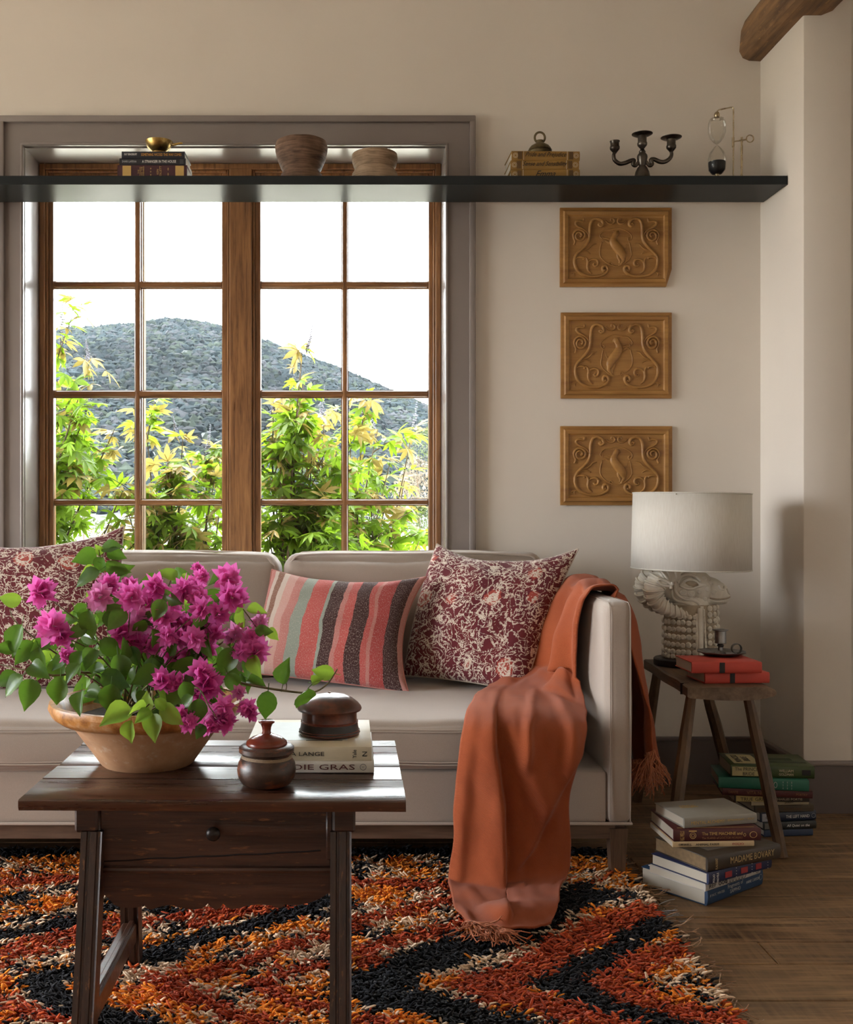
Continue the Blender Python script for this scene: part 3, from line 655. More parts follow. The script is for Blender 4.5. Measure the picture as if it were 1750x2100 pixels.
# ------------------------------------------------------------------ rug
rugC=Vector((-.40,-1.75,0)); rug=thing('shag_rug','orange, red, black and cream shag wool rug with zigzag bands','rug',rugC)
RX0,RX1,RY0,RY1=-2.35,.815,-3.3,-.90
M['rugback']=fabric('rug_backing',(.09,.035,.02),300,.2)
att(MB().box(((RX0+RX1)/2,(RY0+RY1)/2,.006),(RX1-RX0,RY1-RY0,.009),.002).build('backing',M['rugback']),rug)
def FL(px,py): d=1.072*FPX/(py-1040); return ((px-720)*d/FPX, d-CAM_D)
bands=[ # (colour, width m, polyline px)   1 black 2 red
 (2,.055,[(400,2003),(537,1958),(657,1921),(757,1883),(886,1855),(1000,1825)]),
 (2,.05,[(660,1975),(529,2013),(590,2050),(680,2068)]),(2,.06,[(330,2010),(410,2045),(540,2096),(620,2130)]),
 (2,.06,[(960,1890),(900,1906),(729,1948),(745,1972),(860,1962)]),(2,.05,[(690,2095),(760,2090),(850,2120)]),
 (2,.105,[(1330,1862),(1240,1898),(1171,1930),(1057,1995),(965,2018),(1086,2052),(1229,2090),(1330,2125)]),
 (2,.085,[(1400,1938),(1320,1968),(1215,2013),(1345,2055),(1480,2090)]),
 (2,.05,[(-60,2035),(60,2068),(150,2090),(230,2120)]),(2,.05,[(-50,1985),(70,1950),(160,1925),(300,1890),(420,1868),(560,1862)]),
 (2,.045,[(-40,1960),(120,1915),(250,1885)]),(2,.05,[(400,1890),(520,1868),(620,1858)]),(2,.06,[(700,1806),(800,1812),(920,1816)]),(2,.06,[(-40,1815),(150,1800),(300,1800),(640,1815)]),
 (1,.07,[(-80,1935),(90,1902),(164,1882),(260,1850)]),(1,.04,[(-60,1850),(60,1838)]),
 (1,.085,[(700,1840),(650,1853),(543,1889),(400,1929),(300,1955),(150,1992),(70,2008),(165,2062),(330,2118)]),
 (1,.13,[(1200,1830),(1165,1848),(1050,1905),(940,1950),(835,1985),(735,2022),(850,2052),(990,2092),(1100,2130)]),(1,.05,[(860,1948),(930,1925)]),
 (1,.085,[(1352,1886),(1240,1957),(1128,2012),(1250,2060),(1410,2108)])]
polys=[(c,w,np.array([FL(*p) for p in pl])) for c,w,pl in bands]
def segdist(P_,A,B):
    ab=B-A; t_=np.clip(((P_-A)@ab)/(ab@ab),0,1); return np.linalg.norm(P_-(A+t_[:,None]*ab),axis=1)
def vnoise(Pt,s,seed):
    rg=np.random.RandomState(seed); g=rg.rand(256,256); q=Pt*s; i=np.floor(q).astype(int); f=q-i; f=f*f*(3-2*f)
    G=lambda a,b: g[(i[:,0]+a)%256,(i[:,1]+b)%256]
    return (G(0,0)*(1-f[:,0])+G(1,0)*f[:,0])*(1-f[:,1])+(G(0,1)*(1-f[:,0])+G(1,1)*f[:,0])*f[:,1]
rgn=np.random.RandomState(2)
sp=.0069
gx,gy=np.meshgrid(np.arange(-1.52,RX1-.004,sp),np.arange(-2.42,RY1,sp)); T0=np.stack([gx.ravel(),gy.ravel()],1); T0=T0+rgn.uniform(-.45,.45,T0.shape)*sp
ex,ey=np.meshgrid(np.arange(RX0,RX1-.004,.016),np.arange(RY0,-2.42,.016)); T1=np.stack([ex.ravel(),ey.ravel()],1)
fx_,fy_=np.meshgrid(np.arange(RX0,-1.52,.016),np.arange(-2.42,RY1,.016)); T2=np.stack([fx_.ravel(),fy_.ravel()],1)
Tp=np.concatenate([T0,T1,T2]); big=np.concatenate([np.ones(len(T0)),np.full(len(T1)+len(T2),2.2)])
N=len(Tp)
K=np.round(Tp/np.array([.017,.011])); Kc=K*np.array([.017,.011])          # knots: tufts of one knot share a yarn
hsh=lambda a,b,c: (np.sin(K[:,0]*a+K[:,1]*b+c)*43758.5453)%1
Q=Tp+(np.stack([vnoise(Tp,30,1),vnoise(Tp,30,2)],1)-.5)*.03
pal=np.array([[.72,.53,.37],[.011,.011,.015],[.40,.055,.016],[.80,.25,.02],[.50,.085,.018]])
h1=hsh(12.9898,78.233,0); n1=vnoise(Kc,26,5); n2=vnoise(Kc,14,6)
cls=np.where(n2*.6+n1*.4+.28*(h1-.5)>.60,3,np.where(n1+.5*(h1-.5)>.54,0,np.where(n1+.55*(hsh(3.1,9.7,1)-.5)<.42,1,0)))
cls=np.where((hsh(7.7,3.3,2)<.12)&(cls!=1),4,cls)
for c_,w,pl in polys:
    dd=np.min([segdist(Q,pl[i],pl[i+1]) for i in range(len(pl)-1)],axis=0)
    m=dd<w*.5*(1+.25*(hsh(5.1,1.3,3)-.5)); cls=np.where(m,c_ if c_==1 else np.where(hsh(2.2,6.1,4)<.25,4,2),cls)
ext=np.concatenate([np.zeros(len(T0)),np.ones(len(T1)+len(T2))])>0
zz=np.abs(((Tp[:,0]*1.2+np.abs(((Tp[:,1]*1.1)%1)-.5)*1.4)%.5)-.25)
cls=np.where(ext,np.where(zz<.06,1,np.where(zz<.13,2,cls)),cls)
cls=np.where(Tp[:,1]>-.985+.02*(vnoise(Tp,12,9)-.5),1,cls)                # dark band along the far edge
colr=pal[cls]*(1+.16*rgn.randn(N,1)).clip(.55,1.5)
lenr=rgn.uniform(.030,.050,N)*np.where(cls==1,.9,1); rad=rgn.uniform(.0022,.0036,N)*big
ang=-PI/2+rgn.normal(0,.9,N)+1.2*(vnoise(Tp,8,11)-.5); lean_=rgn.uniform(.45,1.15,N)
dx=np.stack([np.cos(ang)*np.sin(lean_),np.sin(ang)*np.sin(lean_),np.cos(lean_)],1)
base=np.concatenate([Tp,np.full((N,1),.009)],1); mid=base+dx*(lenr*.5)[:,None]+np.array([0,0,.004]); tip=base+dx*lenr[:,None]*np.array([1.05,1.05,.82])+rgn.normal(0,.002,(N,3)); tip[:,2]=np.maximum(tip[:,2],.012)
sx=np.cross(dx,[0,0,1.]); sx/=np.linalg.norm(sx,axis=1)[:,None]; sy=np.cross(dx,sx)
ring=lambda c,r: np.stack([c+sx*r[:,None],c+sy*r[:,None],c-sx*r[:,None],c-sy*r[:,None]],1)
V=np.concatenate([ring(base,rad*.8),ring(mid,rad*1.15),ring(lerp(mid,tip,.8),rad*.8),tip[:,None,:]],1)
off=(np.arange(N)*13)[:,None]
qf=[]
for a in (0,4):
    for k in range(4): qf.append([a+k,a+(k+1)%4,a+4+(k+1)%4,a+4+k])
tri=[[8+k,8+(k+1)%4,12] for k in range(4)]
QF=(np.array(qf)[None]+off[:,:,None]).reshape(-1,4); TF=(np.array(tri)[None]+off[:,:,None]).reshape(-1,3)
me=bpy.data.meshes.new('pile'); nl=len(QF)*4+len(TF)*3
me.vertices.add(N*13); me.vertices.foreach_set('co',V.astype(np.float32).ravel()); me.loops.add(nl); me.polygons.add(len(QF)+len(TF))
me.loops.foreach_set('vertex_index',np.concatenate([QF.ravel(),TF.ravel()]).astype(np.int32))
me.polygons.foreach_set('loop_start',np.concatenate([np.arange(len(QF))*4,len(QF)*4+np.arange(len(TF))*3]).astype(np.int32))
me.polygons.foreach_set('use_smooth',np.ones(len(QF)+len(TF),dtype=bool)); me.update(calc_edges=True)
a=me.color_attributes.new('dye','FLOAT_COLOR','POINT'); CC=np.ones((N,13,4),dtype=np.float32); CC[:,:,:3]=colr[:,None,:]; a.data.foreach_set('color',CC.ravel())
t=NT('rug_wool'); at_=t.new('ShaderNodeAttribute'); at_.attribute_name='dye'; t.fin(at_.outputs['Color'],.9,0,.15,sheen=.15); M['pile']=t.m
o=att(link('pile',me,M['pile']),rug); o['kind']='stuff'
M['rfr']=fabric('rug_fringe_wool',(.36,.21,.12),500,.25); M['rfg']=fabric('rug_fringe_grey',(.30,.29,.30),500,.2)
rg=random.Random(8)
b=MB(); bg_=MB()
y=-2.45
while y<-.95:
    tgt=bg_ if abs(y+1.40)<.04 else b
    if rg.random()<.8:
        for q in range(rg.randint(2,5)): strand(tgt,(RX1-.02,y+rg.gauss(0,.006),.012),(1,rg.gauss(-.25,.35),-.1),rg.uniform(.04,.11),.0012,zmin=.003)
    y+=.011
o=att(b.build('fringe',M['rfr'],sharp=0),rug); o['kind']='stuff'; o=att(bg_.build('fringe_tassel',M['rfg'],sharp=0),rug)
# ------------------------------------------------------------------ coffee table
M['tw']=wood('dark_antique_pine',(.016,.006,.004),(.080,.030,.015),8,0,.36,16,.4,wear=(.20,.08,.028),spec=.55)
M['ttop']=wood('dark_polished_board',(.018,.0075,.005),(.10,.038,.018),7,0,.29,18,.08,wear=(.15,.06,.025),spec=.65)
M['twv']=wood('dark_antique_leg',(.014,.006,.004),(.062,.026,.013),8,2,.36,16,.4,wear=(.20,.085,.03),spec=.5)
M['iron']=plain('dark_knob_iron',(.03,.024,.022),.35,.2,40,metal=.6)
tab=thing('coffee_table','dark antique wooden coffee table with one drawer and splayed legs','table',(-.27,-1.93,0))
rgt=random.Random(6)
for (y0,y1) in ((-2.2,-2.037),(-2.034,-1.923),(-1.920,-1.720),(-1.717,-1.655)):
    n=26
    def bd(u,v,y0=y0,y1=y1):
        k=int(round(u*8))%8; pr=[(0,.3),(0,.88),(.02,1),(.98,1),(1,.88),(1,.3),(.98,0),(.02,0)][k]
        x=lerp(-.6475,.107,v); xe=.004*noise.noise(Vector((y0*9,0,v*3))); yy=lerp(y0,y1,pr[0]); zz=.508+.022*pr[1]
        wv=.0010*noise.noise(Vector((x*5,y0*7,0)))
        if y0<-2.19 and pr[0]<.1: yy+=.003*noise.noise(Vector((x*14,1,0)))
        return (x+(.006*noise.noise(Vector((yy*30,v*9,1))) if v in (0,1) else 0),yy,zz+(wv if pr[1]>.5 else 0)-.0015*math.cos(x*4))
    b=MB(); b.grid(bd,8,n,True,True); b.f += [tuple(range(8))[::-1],tuple((n-1)*8+k for k in range(8))]; b.s+=[False,False]
    att(b.build('tabletop_board',M['ttop'],sharp=40),tab)
def bx(c,s,name,mat,bev=.004,par=None,rot=None):
    o=MB().box(c,s,bev,1,rot=rot).build(name,mat); return att(o,par or tab)
TX0,TX1=-.515,-.02
for xx in (TX0,TX1):
    bx((xx-.012 if xx<-.3 else xx+.006,-1.955,.480),(.046,.40,.055),'end_rail',M['tw'],.005)
    for (ya,yb) in ((-2.135,-2.235),(-1.80,-1.755)):
        b=MB(); vs=[]
        prof_=[(-.021,-.021),(-.010,-.021),(-.008,-.018),(-.004,-.018),(-.002,-.021),(.010,-.021),(.012,-.018),(.016,-.018),(.021,-.021),(.021,.021),(-.021,.021)]
        m=len(prof_)
        for (yy,z) in ((ya,.455),(lerp(ya,yb,.5),.22),(yb,.004)): vs += [(xx+px_,yy+py_,z) for px_,py_ in prof_]
        fs=[(i*m+k,i*m+(k+1)%m,(i+1)*m+(k+1)%m,(i+1)*m+k) for i in range(2) for k in range(m)]+[tuple(range(m)),tuple(2*m+k for k in range(m))[::-1]]
        b.add(vs,fs,False); att(b.build('leg',M['twv']),tab)
    o=MB().box((xx,-1.99,.112),(.034,.40,.046),.004,1).box((xx+.006,-1.99,.137),(.012,.40,.006),.002,1).build('stretcher',M['tw']); att(o,tab)
bx((-.2675,-1.955,.44),(.45,.30,.11),'drawer_box',M['tw'])
b=MB(); b.box((-.2745,-2.128,.438),(.471,.022,.125),.004,1)
dr=att(b.build('drawer_front',M['tw']),tab)
b=MB()
b.box((-.2745,-2.141,.376),(.476,.018,.012),.005,2); b.box((-.507,-2.141,.44),(.014,.012,.118),.003,1); b.box((-.043,-2.141,.445),(.014,.012,.10),.003,1)
b.build('moulding',M['tw'],dr)
b=MB(); pts=[]
for k in range(60):
    f=k/59; x=lerp(-.495,-.06,f); z=.391+.0+.022*f+.004*noise.noise(Vector((x*14,0,3))); pts.append((x,-2.1395,z))
b.tube(pts,.0016,4); b.build('split_line',plain('crack_dark',(.006,.003,.002),.9),dr)
b=MB().lathe([(.0,.0),(.006,.0),(.006,.008),(.013,.014),(.0145,.019),(.012,.024),(.006,.027),(0,.028)],20,XF((P(441,1705,2.17).x,-2.139,P(441,1705,2.16).z),(PI/2,0,0))); b.build('knob',M['iron'],dr)
ap=[(205,1826),(212,1828),(225,1838),(236,1851),(250,1857),(275,1858),(292,1855),(297,1851),(304,1858),(312,1862),(322,1858),(335,1854),(352,1852),(370,1856),(385,1860),(402,1861),(416,1859),(424,1853),(428,1849),(434,1856),(444,1862),(453,1858),(459,1849),(466,1856),(478,1861),(492,1858),(510,1853),(535,1851),(558,1853),(572,1858),(580,1857),(585,1850),(594,1853),(615,1852),(640,1846),(658,1838),(672,1829),(684,1824)]
pl=[(P(x,y,2.185).x,P(x,y,2.185).z) for x,y in ap]; poly=pl+[(pl[-1][0],.378),(pl[0][0],.378)]
att(MB().prism(poly,0,.018,XF((0,-2.108,0),(PI/2,0,0))).build('scalloped_apron',M['tw']),tab)
# ------------------------------------------------------------------ books
INK={}
def ink(n,c,r=.6,m=0):
    if n not in INK: INK[n]=plain('ink_'+n,c,r,.05,30,metal=m)
    return INK[n]
G_=lambda: ink('gold',(.55,.36,.12),.45,.35)
W_=lambda: ink('white',(.72,.70,.66)); K_=lambda: ink('black',(.012,.011,.011)); C_=lambda: ink('cream',(.62,.52,.36)); R_=lambda: ink('red',(.30,.025,.03)); S_=lambda: ink('silver',(.40,.40,.40))
M['page']=wood('book_pages',(.50,.43,.33),(.66,.59,.48),40,0,.9,1,.1); 
t=NT('book_pages'); v=t.coord('Object',(1,1,1)); sp_=t.new('ShaderNodeSeparateXYZ'); t.ln(v,sp_.inputs[0]); cb=t.new('ShaderNodeCombineXYZ'); t.ln(t.math('MULTIPLY',sp_.outputs[2],1500),cb.inputs[2]); n=t.noise(cb.outputs[0],1.0,2)
c=t.ramp(n.outputs['Fac'],[(.3,(.40,.35,.28)),(.7,(.56,.51,.43))]); t.bump(n.outputs['Fac'],.3,.0006); M['page']=t.fin(c,.9,0,.1)
CV={}
def cover(n,c,r=.55,bump=.12): 
    if n not in CV: CV[n]=plain('cover_'+n,c,r,.10,9,bump=bump,bs=400)
    return CV[n]
BK=None
def book(label,loc,L,D,T,mat,rot=0,texts=(),paper=False,group=None,round_=.35,tilt=0,page=None):
    r=thing('book',label,'book',loc,(0,tilt,rot),group)
    b=MB(); bt=.0012 if paper else .0026; ov=.0 if paper else .003
    b.box((L/2,D/2,bt/2),(L,D,bt),.0006); b.box((L/2,D/2,T-bt/2),(L,D,bt),.0006)
    ns=8; prof=[(-math.sin(PI*k/ns)*T*round_*.35, T*.5-T*.5*math.cos(PI*k/ns)) for k in range(ns+1)]
    vs=[];
    for x in (0,L):
        vs += [(x,y,z) for y,z in prof]+[(x,.004,z) for y,z in prof]
    m=2*(ns+1); fs=[]
    for k in range(ns): fs += [(k,k+1,m+k+1,m+k),(ns+1+k,m+ns+1+k,m+ns+2+k,ns+2+k),(k,ns+1+k,ns+2+k,k+1),(m+k,m+k+1,m+ns+2+k,m+ns+1+k)]
    b.add(vs,fs,True); b.build('cover',mat,r,sharp=50)
    MB().box((L/2,(.004+D-ov)/2,T/2),(L-2*ov,D-ov-.004,T-2*bt-.0002)).build('pages',page or M['page'],r)
    y0=-T*round_*.35-.0004
    for tx in texts:
        s,u,w,h,fit,mt=tx[:6]; kw=tx[6] if len(tx)>6 else {}
        zq=w*T; yy=-math.sqrt(max(0,1-((zq-T/2)/(T/2))**2))*T*round_*.35-.0006
        if s=='#': MB().box((u*L,yy,zq),(fit,.0008,h)).build('printed_panel',mt,r)
        elif s=='o':
            MB().tube([(u*L+fit/2*math.cos(a),yy,zq+h/2*math.sin(a)) for a in np.linspace(0,2*PI,21)[:-1]],.0006,4,closed=True).build('printed_ring',mt,r)
        elif s=='top':
            text(kw['s'],.02,mt,r,(u*L,w*D,T+.0009),(0,0,kw.get('rz',0)),fit=fit,hfit=h,name='cover_lettering')
        elif s=='toppanel': MB().box((u*L,w*D,T+.0002),(fit,h,.0006)).build('cover_print',mt,r)
        else: text(s,.02,mt,r,(u*L,yy-.0007,zq),kw.get('rot',(PI/2,0,0)),fit=fit if not kw.get('v') else None,hfit=h,shear=kw.get('shear',0)) if not kw.get('v') else text(s,.02,mt,r,(u*L,yy-.0007,zq),(PI/2,-PI/2,0),fit=h,hfit=fit)
    return r
def at(px,py,z): d=(CAM_H-z)*FPX/(py-1040); return Vector(((px-720)*d/FPX,d-CAM_D,z))
# shelf, left pile
zs=2.3362
g='books lying on the charcoal shelf'
book('thick plum novel with gold ornament, lowest of the pile on the shelf',(-.880,-.225,zs),.262,.17,.054,cover('plum',(.055,.012,.018)),0,[('#',.135,.5,.045,.032,G_()),('#',.895,.5,.045,.032,G_()),('THE\nEVENING\nAND THE\nMORNING',.34,.5,.04,.024,G_(),{'v':1}),('KEN\nFOLLETT',.60,.5,.042,.018,G_(),{'v':1}),('* * *',.48,.5,.03,.006,G_(),{'v':1}),('* *',.73,.5,.03,.006,G_(),{'v':1})],group=g)
book('charcoal paperback A STRANGER IN THE HOUSE, middle of the pile on the shelf',(-.874,-.222,zs+.0545),.250,.165,.026,cover('charcoal',(.012,.013,.018)),.0,[('SHARI LAPENA',.15,.5,.008,.055,S_()),('A STRANGER IN THE HOUSE',.60,.5,.010,.128,W_()),('#',.94,.5,.016,.014,ink('grey',(.05,.05,.055)))],paper=True,group=g)
book('navy hardback SOMETHING WICKED THIS WAY COMES under the brass strainer',(-.866,-.220,zs+.081),.238,.16,.026,cover('navy',(.009,.012,.02)),0,[('RAY BRADBURY',.145,.55,.008,.048,W_()),('SOMETHING WICKED THIS WAY COMES',.63,.5,.010,.152,ink('amber',(.55,.26,.04)))],group=g)
gm=cover('mustard',(.26,.14,.028))
for i,(s,w,lb,dx) in enumerate((('Emma',.075,'mustard clothbound book EMMA, lowest of the three on the shelf',0),('Sense and Sensibility',.168,'mustard clothbound book SENSE AND SENSIBILITY, middle of the three on the shelf',-.002),('Pride and Prejudice',.155,'mustard clothbound book PRIDE AND PREJUDICE on top under the brass bell',.002))):
    book(lb,(.604+dx,-.226,zs+.0358*i),.258,.165,.0355,gm,.02*(i-1),[(s,.50,.55,.022,w,K_(),{'shear':.5}),('#',.175,.5,.033,.0015,C_()),('#',.815,.5,.033,.0015,C_()),('#',.12,.5,.028,.016,ink('umber',(.10,.05,.012))),('#',.87,.5,.028,.016,ink('umber',(.10,.05,.012))),('o',.055,.5,.018,.018,C_()),('o',.945,.5,.018,.018,C_()),('o',.055,.5,.010,.010,C_()),('o',.945,.5,.010,.010,C_())],group=g)
# brass strainer
M['brass']=metal('aged_brass',(.62,.42,.14),.30,.4,(.12,.07,.025)); M['pewter']=metal('dark_pewter',(.16,.14,.12),.33,.4,(.05,.042,.036)); M['bronze']=metal('old_bronze',(.22,.17,.09),.45,.4,(.05,.042,.03)); M['tin']=metal('tin_pewter',(.30,.30,.30),.34,.3,(.12,.12,.12)); M['nickel']=metal('champagne_nickel',(.50,.41,.27),.25,.3)
r=thing('brass_strainer','small brass footed cup with a side handle on top of the navy book','cup',(-.738,-.150,zs+.1072))
MB().lathe([(0,0),(.028,0),(.028,.004),(.024,.012),(.025,.02),(.042,.034),(.051,.052),(.053,.060),(.051,.061),(.048,.053),(.038,.036),(.02,.024),(0,.022)],40).build('bowl',M['brass'],r)
MB().tube(cr([(.047,0,.045),(.062,-.004,.046),(.08,-.006,.050),(.09,-.006,.053),(.082,0,.056),(.064,.004,.054),(.05,0,.052)],5),.0028,8).build('handle',M['brass'],r)
# turned wooden bowls
def turned(name,d1,l1): 
    t=NT(name); v=t.coord('Object',(3,3,40)); n=t.noise(v,3,5,.6,.8); n2=t.noise(t.coord('Object',(1,1,1)),16,4)
    c=t.ramp(t.math('ADD',t.math('MULTIPLY',n.outputs['Fac'],.6),t.math('MULTIPLY',n2.outputs['Fac'],.4)),[(.36,d1),(.64,l1)]); t.bump(n.outputs['Fac'],.6,.004); return t.fin(c,.75,0,.25)
M['wb1']=turned('dark_turned_wood',(.050,.028,.018),(.21,.125,.08)); M['wb2']=turned('pale_turned_wood',(.16,.105,.062),(.42,.30,.20))
def wob(b,a=.002,s=18):
    b.v=[tuple(Vector(v)*(1+0)+noise.noise_vector(Vector(v)*s)*a) for v in b.v]; return b
tag(wob(MB().lathe([(0,0),(.085,0),(.087,.012),(.079,.034),(.071,.047),(.079,.062),(.092,.092),(.100,.122),(.101,.142),(.096,.160),(.090,.163),(.088,.155),(.091,.135),(.084,.105),(.06,.075),(0,.06)],56)).build('wooden_bowl',M['wb1']),'dark weathered turned wooden bowl with a waisted foot on the shelf','bowl').location=P(618,379,4.12)*1
bpy.data.objects['wooden_bowl'].location.z=zs
o=tag(wob(MB().lathe([(0,0),(.090,0),(.091,.016),(.086,.040),(.077,.055),(.0745,.060),(.080,.066),(.086,.082),(.0885,.098),(.087,.112),(.083,.116),(.079,.112),(.075,.09),(.05,.075),(0,.07)],56)).build('wooden_bowl',M['wb2']),'pale squat turned wooden bowl with a groove on the shelf','bowl'); o.location=(P(769,379,4.12).x,-.16,zs); bpy.data.objects['wooden_bowl'].location.y=-.16
# bell
r=thing('brass_bell','round old bronze bell weight with a ring on the mustard books','bell',(P(1109,320,4.14).x,-.145,zs+.1076))
MB().lathe([(0,0),(.036,0),(.042,.010),(.0445,.022),(.042,.035),(.034,.045),(.022,.052),(.014,.056),(.013,.063),(.015,.066),(.0,.068)],40).build('body',M['bronze'],r)
MB().tube([(.0195*math.cos(a),.002,.078+.021*math.sin(a)) for a in np.linspace(0,2*PI,25)[:-1]],[.0042]*24,8,closed=True).build('ring',M['bronze'],r)
b=MB()
for z in (.024,.028): b.tube([(.0448*math.cos(a),.0448*math.sin(a),z) for a in np.linspace(0,2*PI,41)[:-1]],.0009,4,closed=True)
b.build('engraved_band',M['bronze'],r)
# candelabrum
s_=.0004038; zc=lambda y:(740-y)*s_+.028; xc=lambda x:(x-365)*s_
r=thing('candelabrum','dark pewter three-armed candelabrum standing on the shelf','candle holder',(P(1319,379,4.12).x,-.17,zs))
MB().lathe([(0,0),(.045,0),(.046,.006),(.034,.014),(.029,.03),(.026,.045),(.019,zc(660)),(.012,zc(640)),(.014,zc(632)),(.017,zc(600)),(.020,zc(560)),(.019,zc(540)),(.012,zc(515)),(.013,zc(505)),(.009,zc(490)),(.007,zc(480)),(0,zc(478))],32).build('stem',M['pewter'],r)
def cup(x,yb,yt,plate,lab):
    h=zc(yt)-zc(yb); p=[(0,0),(.006,0),(.008,.004),(.013,.010),(.018,.016),(.019,.024),(.0165,.030),(.0165,h-.006),(.019,h-.002),(.019,h)]
    if plate: p=p[:-2]+[(.0165,h-.002),(.030,h+.0),(.039,h+.005),(.0395,h+.0065),(.030,h+.003),(.012,h+.002),(.011,h-.02),(0,h-.02)]
    else: p+=[(.013,h),(.012,h-.02),(0,h-.02)]
    c=MB().lathe(p,28,XF((xc(x),0,zc(yb)))).build('candle_cup',M['pewter'],r)
cup(105,522,405,False,0); cup(365,485,352,True,0); cup(640,512,385,True,0)
for pts in ([(330,600),(300,640),(275,625),(285,590),(255,590),(200,612),(150,618),(105,585),(95,545),(100,515)],[(400,600),(432,640),(458,622),(445,585),(480,578),(530,600),(580,600),(625,570),(643,535),(640,505)]):
    path=cr([(xc(x),-.003 if k<4 else 0,zc(y)) for k,(x,y) in enumerate(pts)],5); n=len(path)
    MB().tube(path,[.0062+.002*math.sin(PI*k/n) for k in range(n)],10).build('arm',M['pewter'],r)
# hourglass on a stand
t=NT('blown_glass'); tr=t.new('ShaderNodeBsdfTransparent'); tr.inputs[0].default_value=(.96,.96,.94,1); gl=t.new('ShaderNodeBsdfGlossy'); gl.inputs['Roughness'].default_value=.03
lw=t.new('ShaderNodeLayerWeight'); lw.inputs[0].default_value=.25; ms=t.new('ShaderNodeMixShader'); t.ln(t.math('MULTIPLY',lw.outputs['Fresnel'],.6),ms.inputs[0]); t.ln(tr.outputs[0],ms.inputs[1]); t.ln(gl.outputs[0],ms.inputs[2]); t.ln(ms.outputs[0],t.out.inputs[0]); M['bulb']=t.m
M['sand']=plain('black_sand',(.008,.007,.009),.55,.3,200)
xh=lambda x:(x-1072)*s_
r=thing('hourglass','glass hourglass with black sand hanging on a slim metal stand on the shelf','hourglass',(P(1472.7,379,4.12).x,-.17,zs))
MB().lathe([(.006,zc(722)),(.02,zc(715)),(.031,zc(680)),(.0335,zc(620)),(.033,zc(570)),(.027,zc(515)),(.012,zc(465)),(.002,zc(443)),(.0018,zc(438)),(.012,zc(420)),(.026,zc(375)),(.0325,zc(320)),(.0325,zc(240)),(.026,zc(195)),(.010,zc(178)),(.007,zc(170))],40,close=False).build('glass_bulbs',M['bulb'],r)
MB().lathe([(0,zc(716)),(.018,zc(712)),(.029,zc(680)),(.0315,zc(625)),(.0313,zc(603)),(0,zc(598))],40).build('sand',M['sand'],r)
MB().lathe([(.0,zc(182)),(.009,zc(182)),(.0105,zc(165)),(.0105,zc(145)),(.006,zc(130)),(0,zc(128))],20).build('cap',M['nickel'],r)
MB().lathe([(0,.0),(.009,0),(.009,zc(716)),(0,zc(716))],16).build('stem',M['nickel'],r)
MB().tube([(xh(1078),0,zc(132)),(xh(1078),0,zc(118)),(xh(1090),.0,zc(110)),(xh(1205),.0,zc(85)),(xh(1222),.0,zc(85)),(xh(1228),0,zc(100)),(xh(1228),0,zc(370)),(xh(1226),0,.004)],.0028,10).build('hook_rod',M['nickel'],r)
MB().tube([(xh(1226),0,zc(462)),(xh(1226),0,zc(370))],.0050,12).build('sleeve',M['nickel'],r)
MB().tube([(xh(1305),.0,.004),(xh(1307),0,zc(368))],.0042,12).build('post',M['nickel'],r)
b=MB().tube([(xh(1226),-.003,zc(412)),(xh(1352),-.003,zc(392))],.0030,10); b.tube([(xh(1383)+.0135*math.cos(a),-.003,zc(384)+.0135*math.sin(a)) for a in np.linspace(0,2*PI,25)[:-1]],.0024,8,closed=True); b.build('thumb_screw',M['nickel'],r)
MB().box((xh(1240),0,.002),(.10,.055,.004),.0015).build('foot',M['nickel'],r)
# ------------------------------------------------------------------ carved panels
M['carve']=wood('carved_oak',(.23,.10,.022),(.44,.225,.06),6,0,.45,10,.12)
U=1548.0;Vv=1100.0
half=[(13,[(640,335),(612,312),(597,328),(622,350),(652,330),(645,280),(610,255),(560,243),(510,262),(482,318),(472,400),(470,490),(452,560),(408,622),(338,692),(280,752),(258,822),(266,900),(302,970),(372,1020),(470,1046),(580,1046),(660,1022),(706,985),(722,940),(702,906),(668,905),(648,938),(662,972),(690,955)]),
 (11,[(392,240),(380,285),(330,276),(285,286),(276,320),(312,356),(372,386),(430,430),(456,482),(460,545)]),
 (11,[(252,610),(270,560),(252,520),(243,470),(268,420),(320,398),(378,420),(407,470),(385,527),(335,547),(286,522),(280,470),(310,438),(350,446),(364,480),(338,500)]),
 (11,[(262,815),(300,785),(345,777),(395,790),(392,805),(372,800)]),(11,[(372,775),(420,790),(446,842),(438,905),(452,965),(500,1005)]),
 (11,[(440,905),(458,842),(508,812),(562,816),(586,850),(575,892),(545,906),(520,885),(540,866)]),
 (8,[(340,690),(420,676),(470,645),(510,602),(565,592)]),(7,[(320,722),(390,700),(440,708),(482,735)]),
 (9,[(690,272),(740,312),(792,312),(816,280),(800,246),(766,246),(768,275)]),(7,[(212,1005),(262,985),(300,998),(336,1024)]),(6,[(262,1040),(250,1005),(290,985)])]
shield=[(640,430),(612,480),(640,520),(655,490)],[(640,440),(680,402),(760,395),(836,378),(920,388),(1000,425),(1052,475),(1050,530),(1012,552),(1004,515),(1030,505)],[(640,565),(612,680),(618,760),(660,820),(730,870),(836,905),(920,885),(1010,820),(1052,750),(1040,660),(1022,570)],[(730,880),(760,850),(790,880),(770,905)]
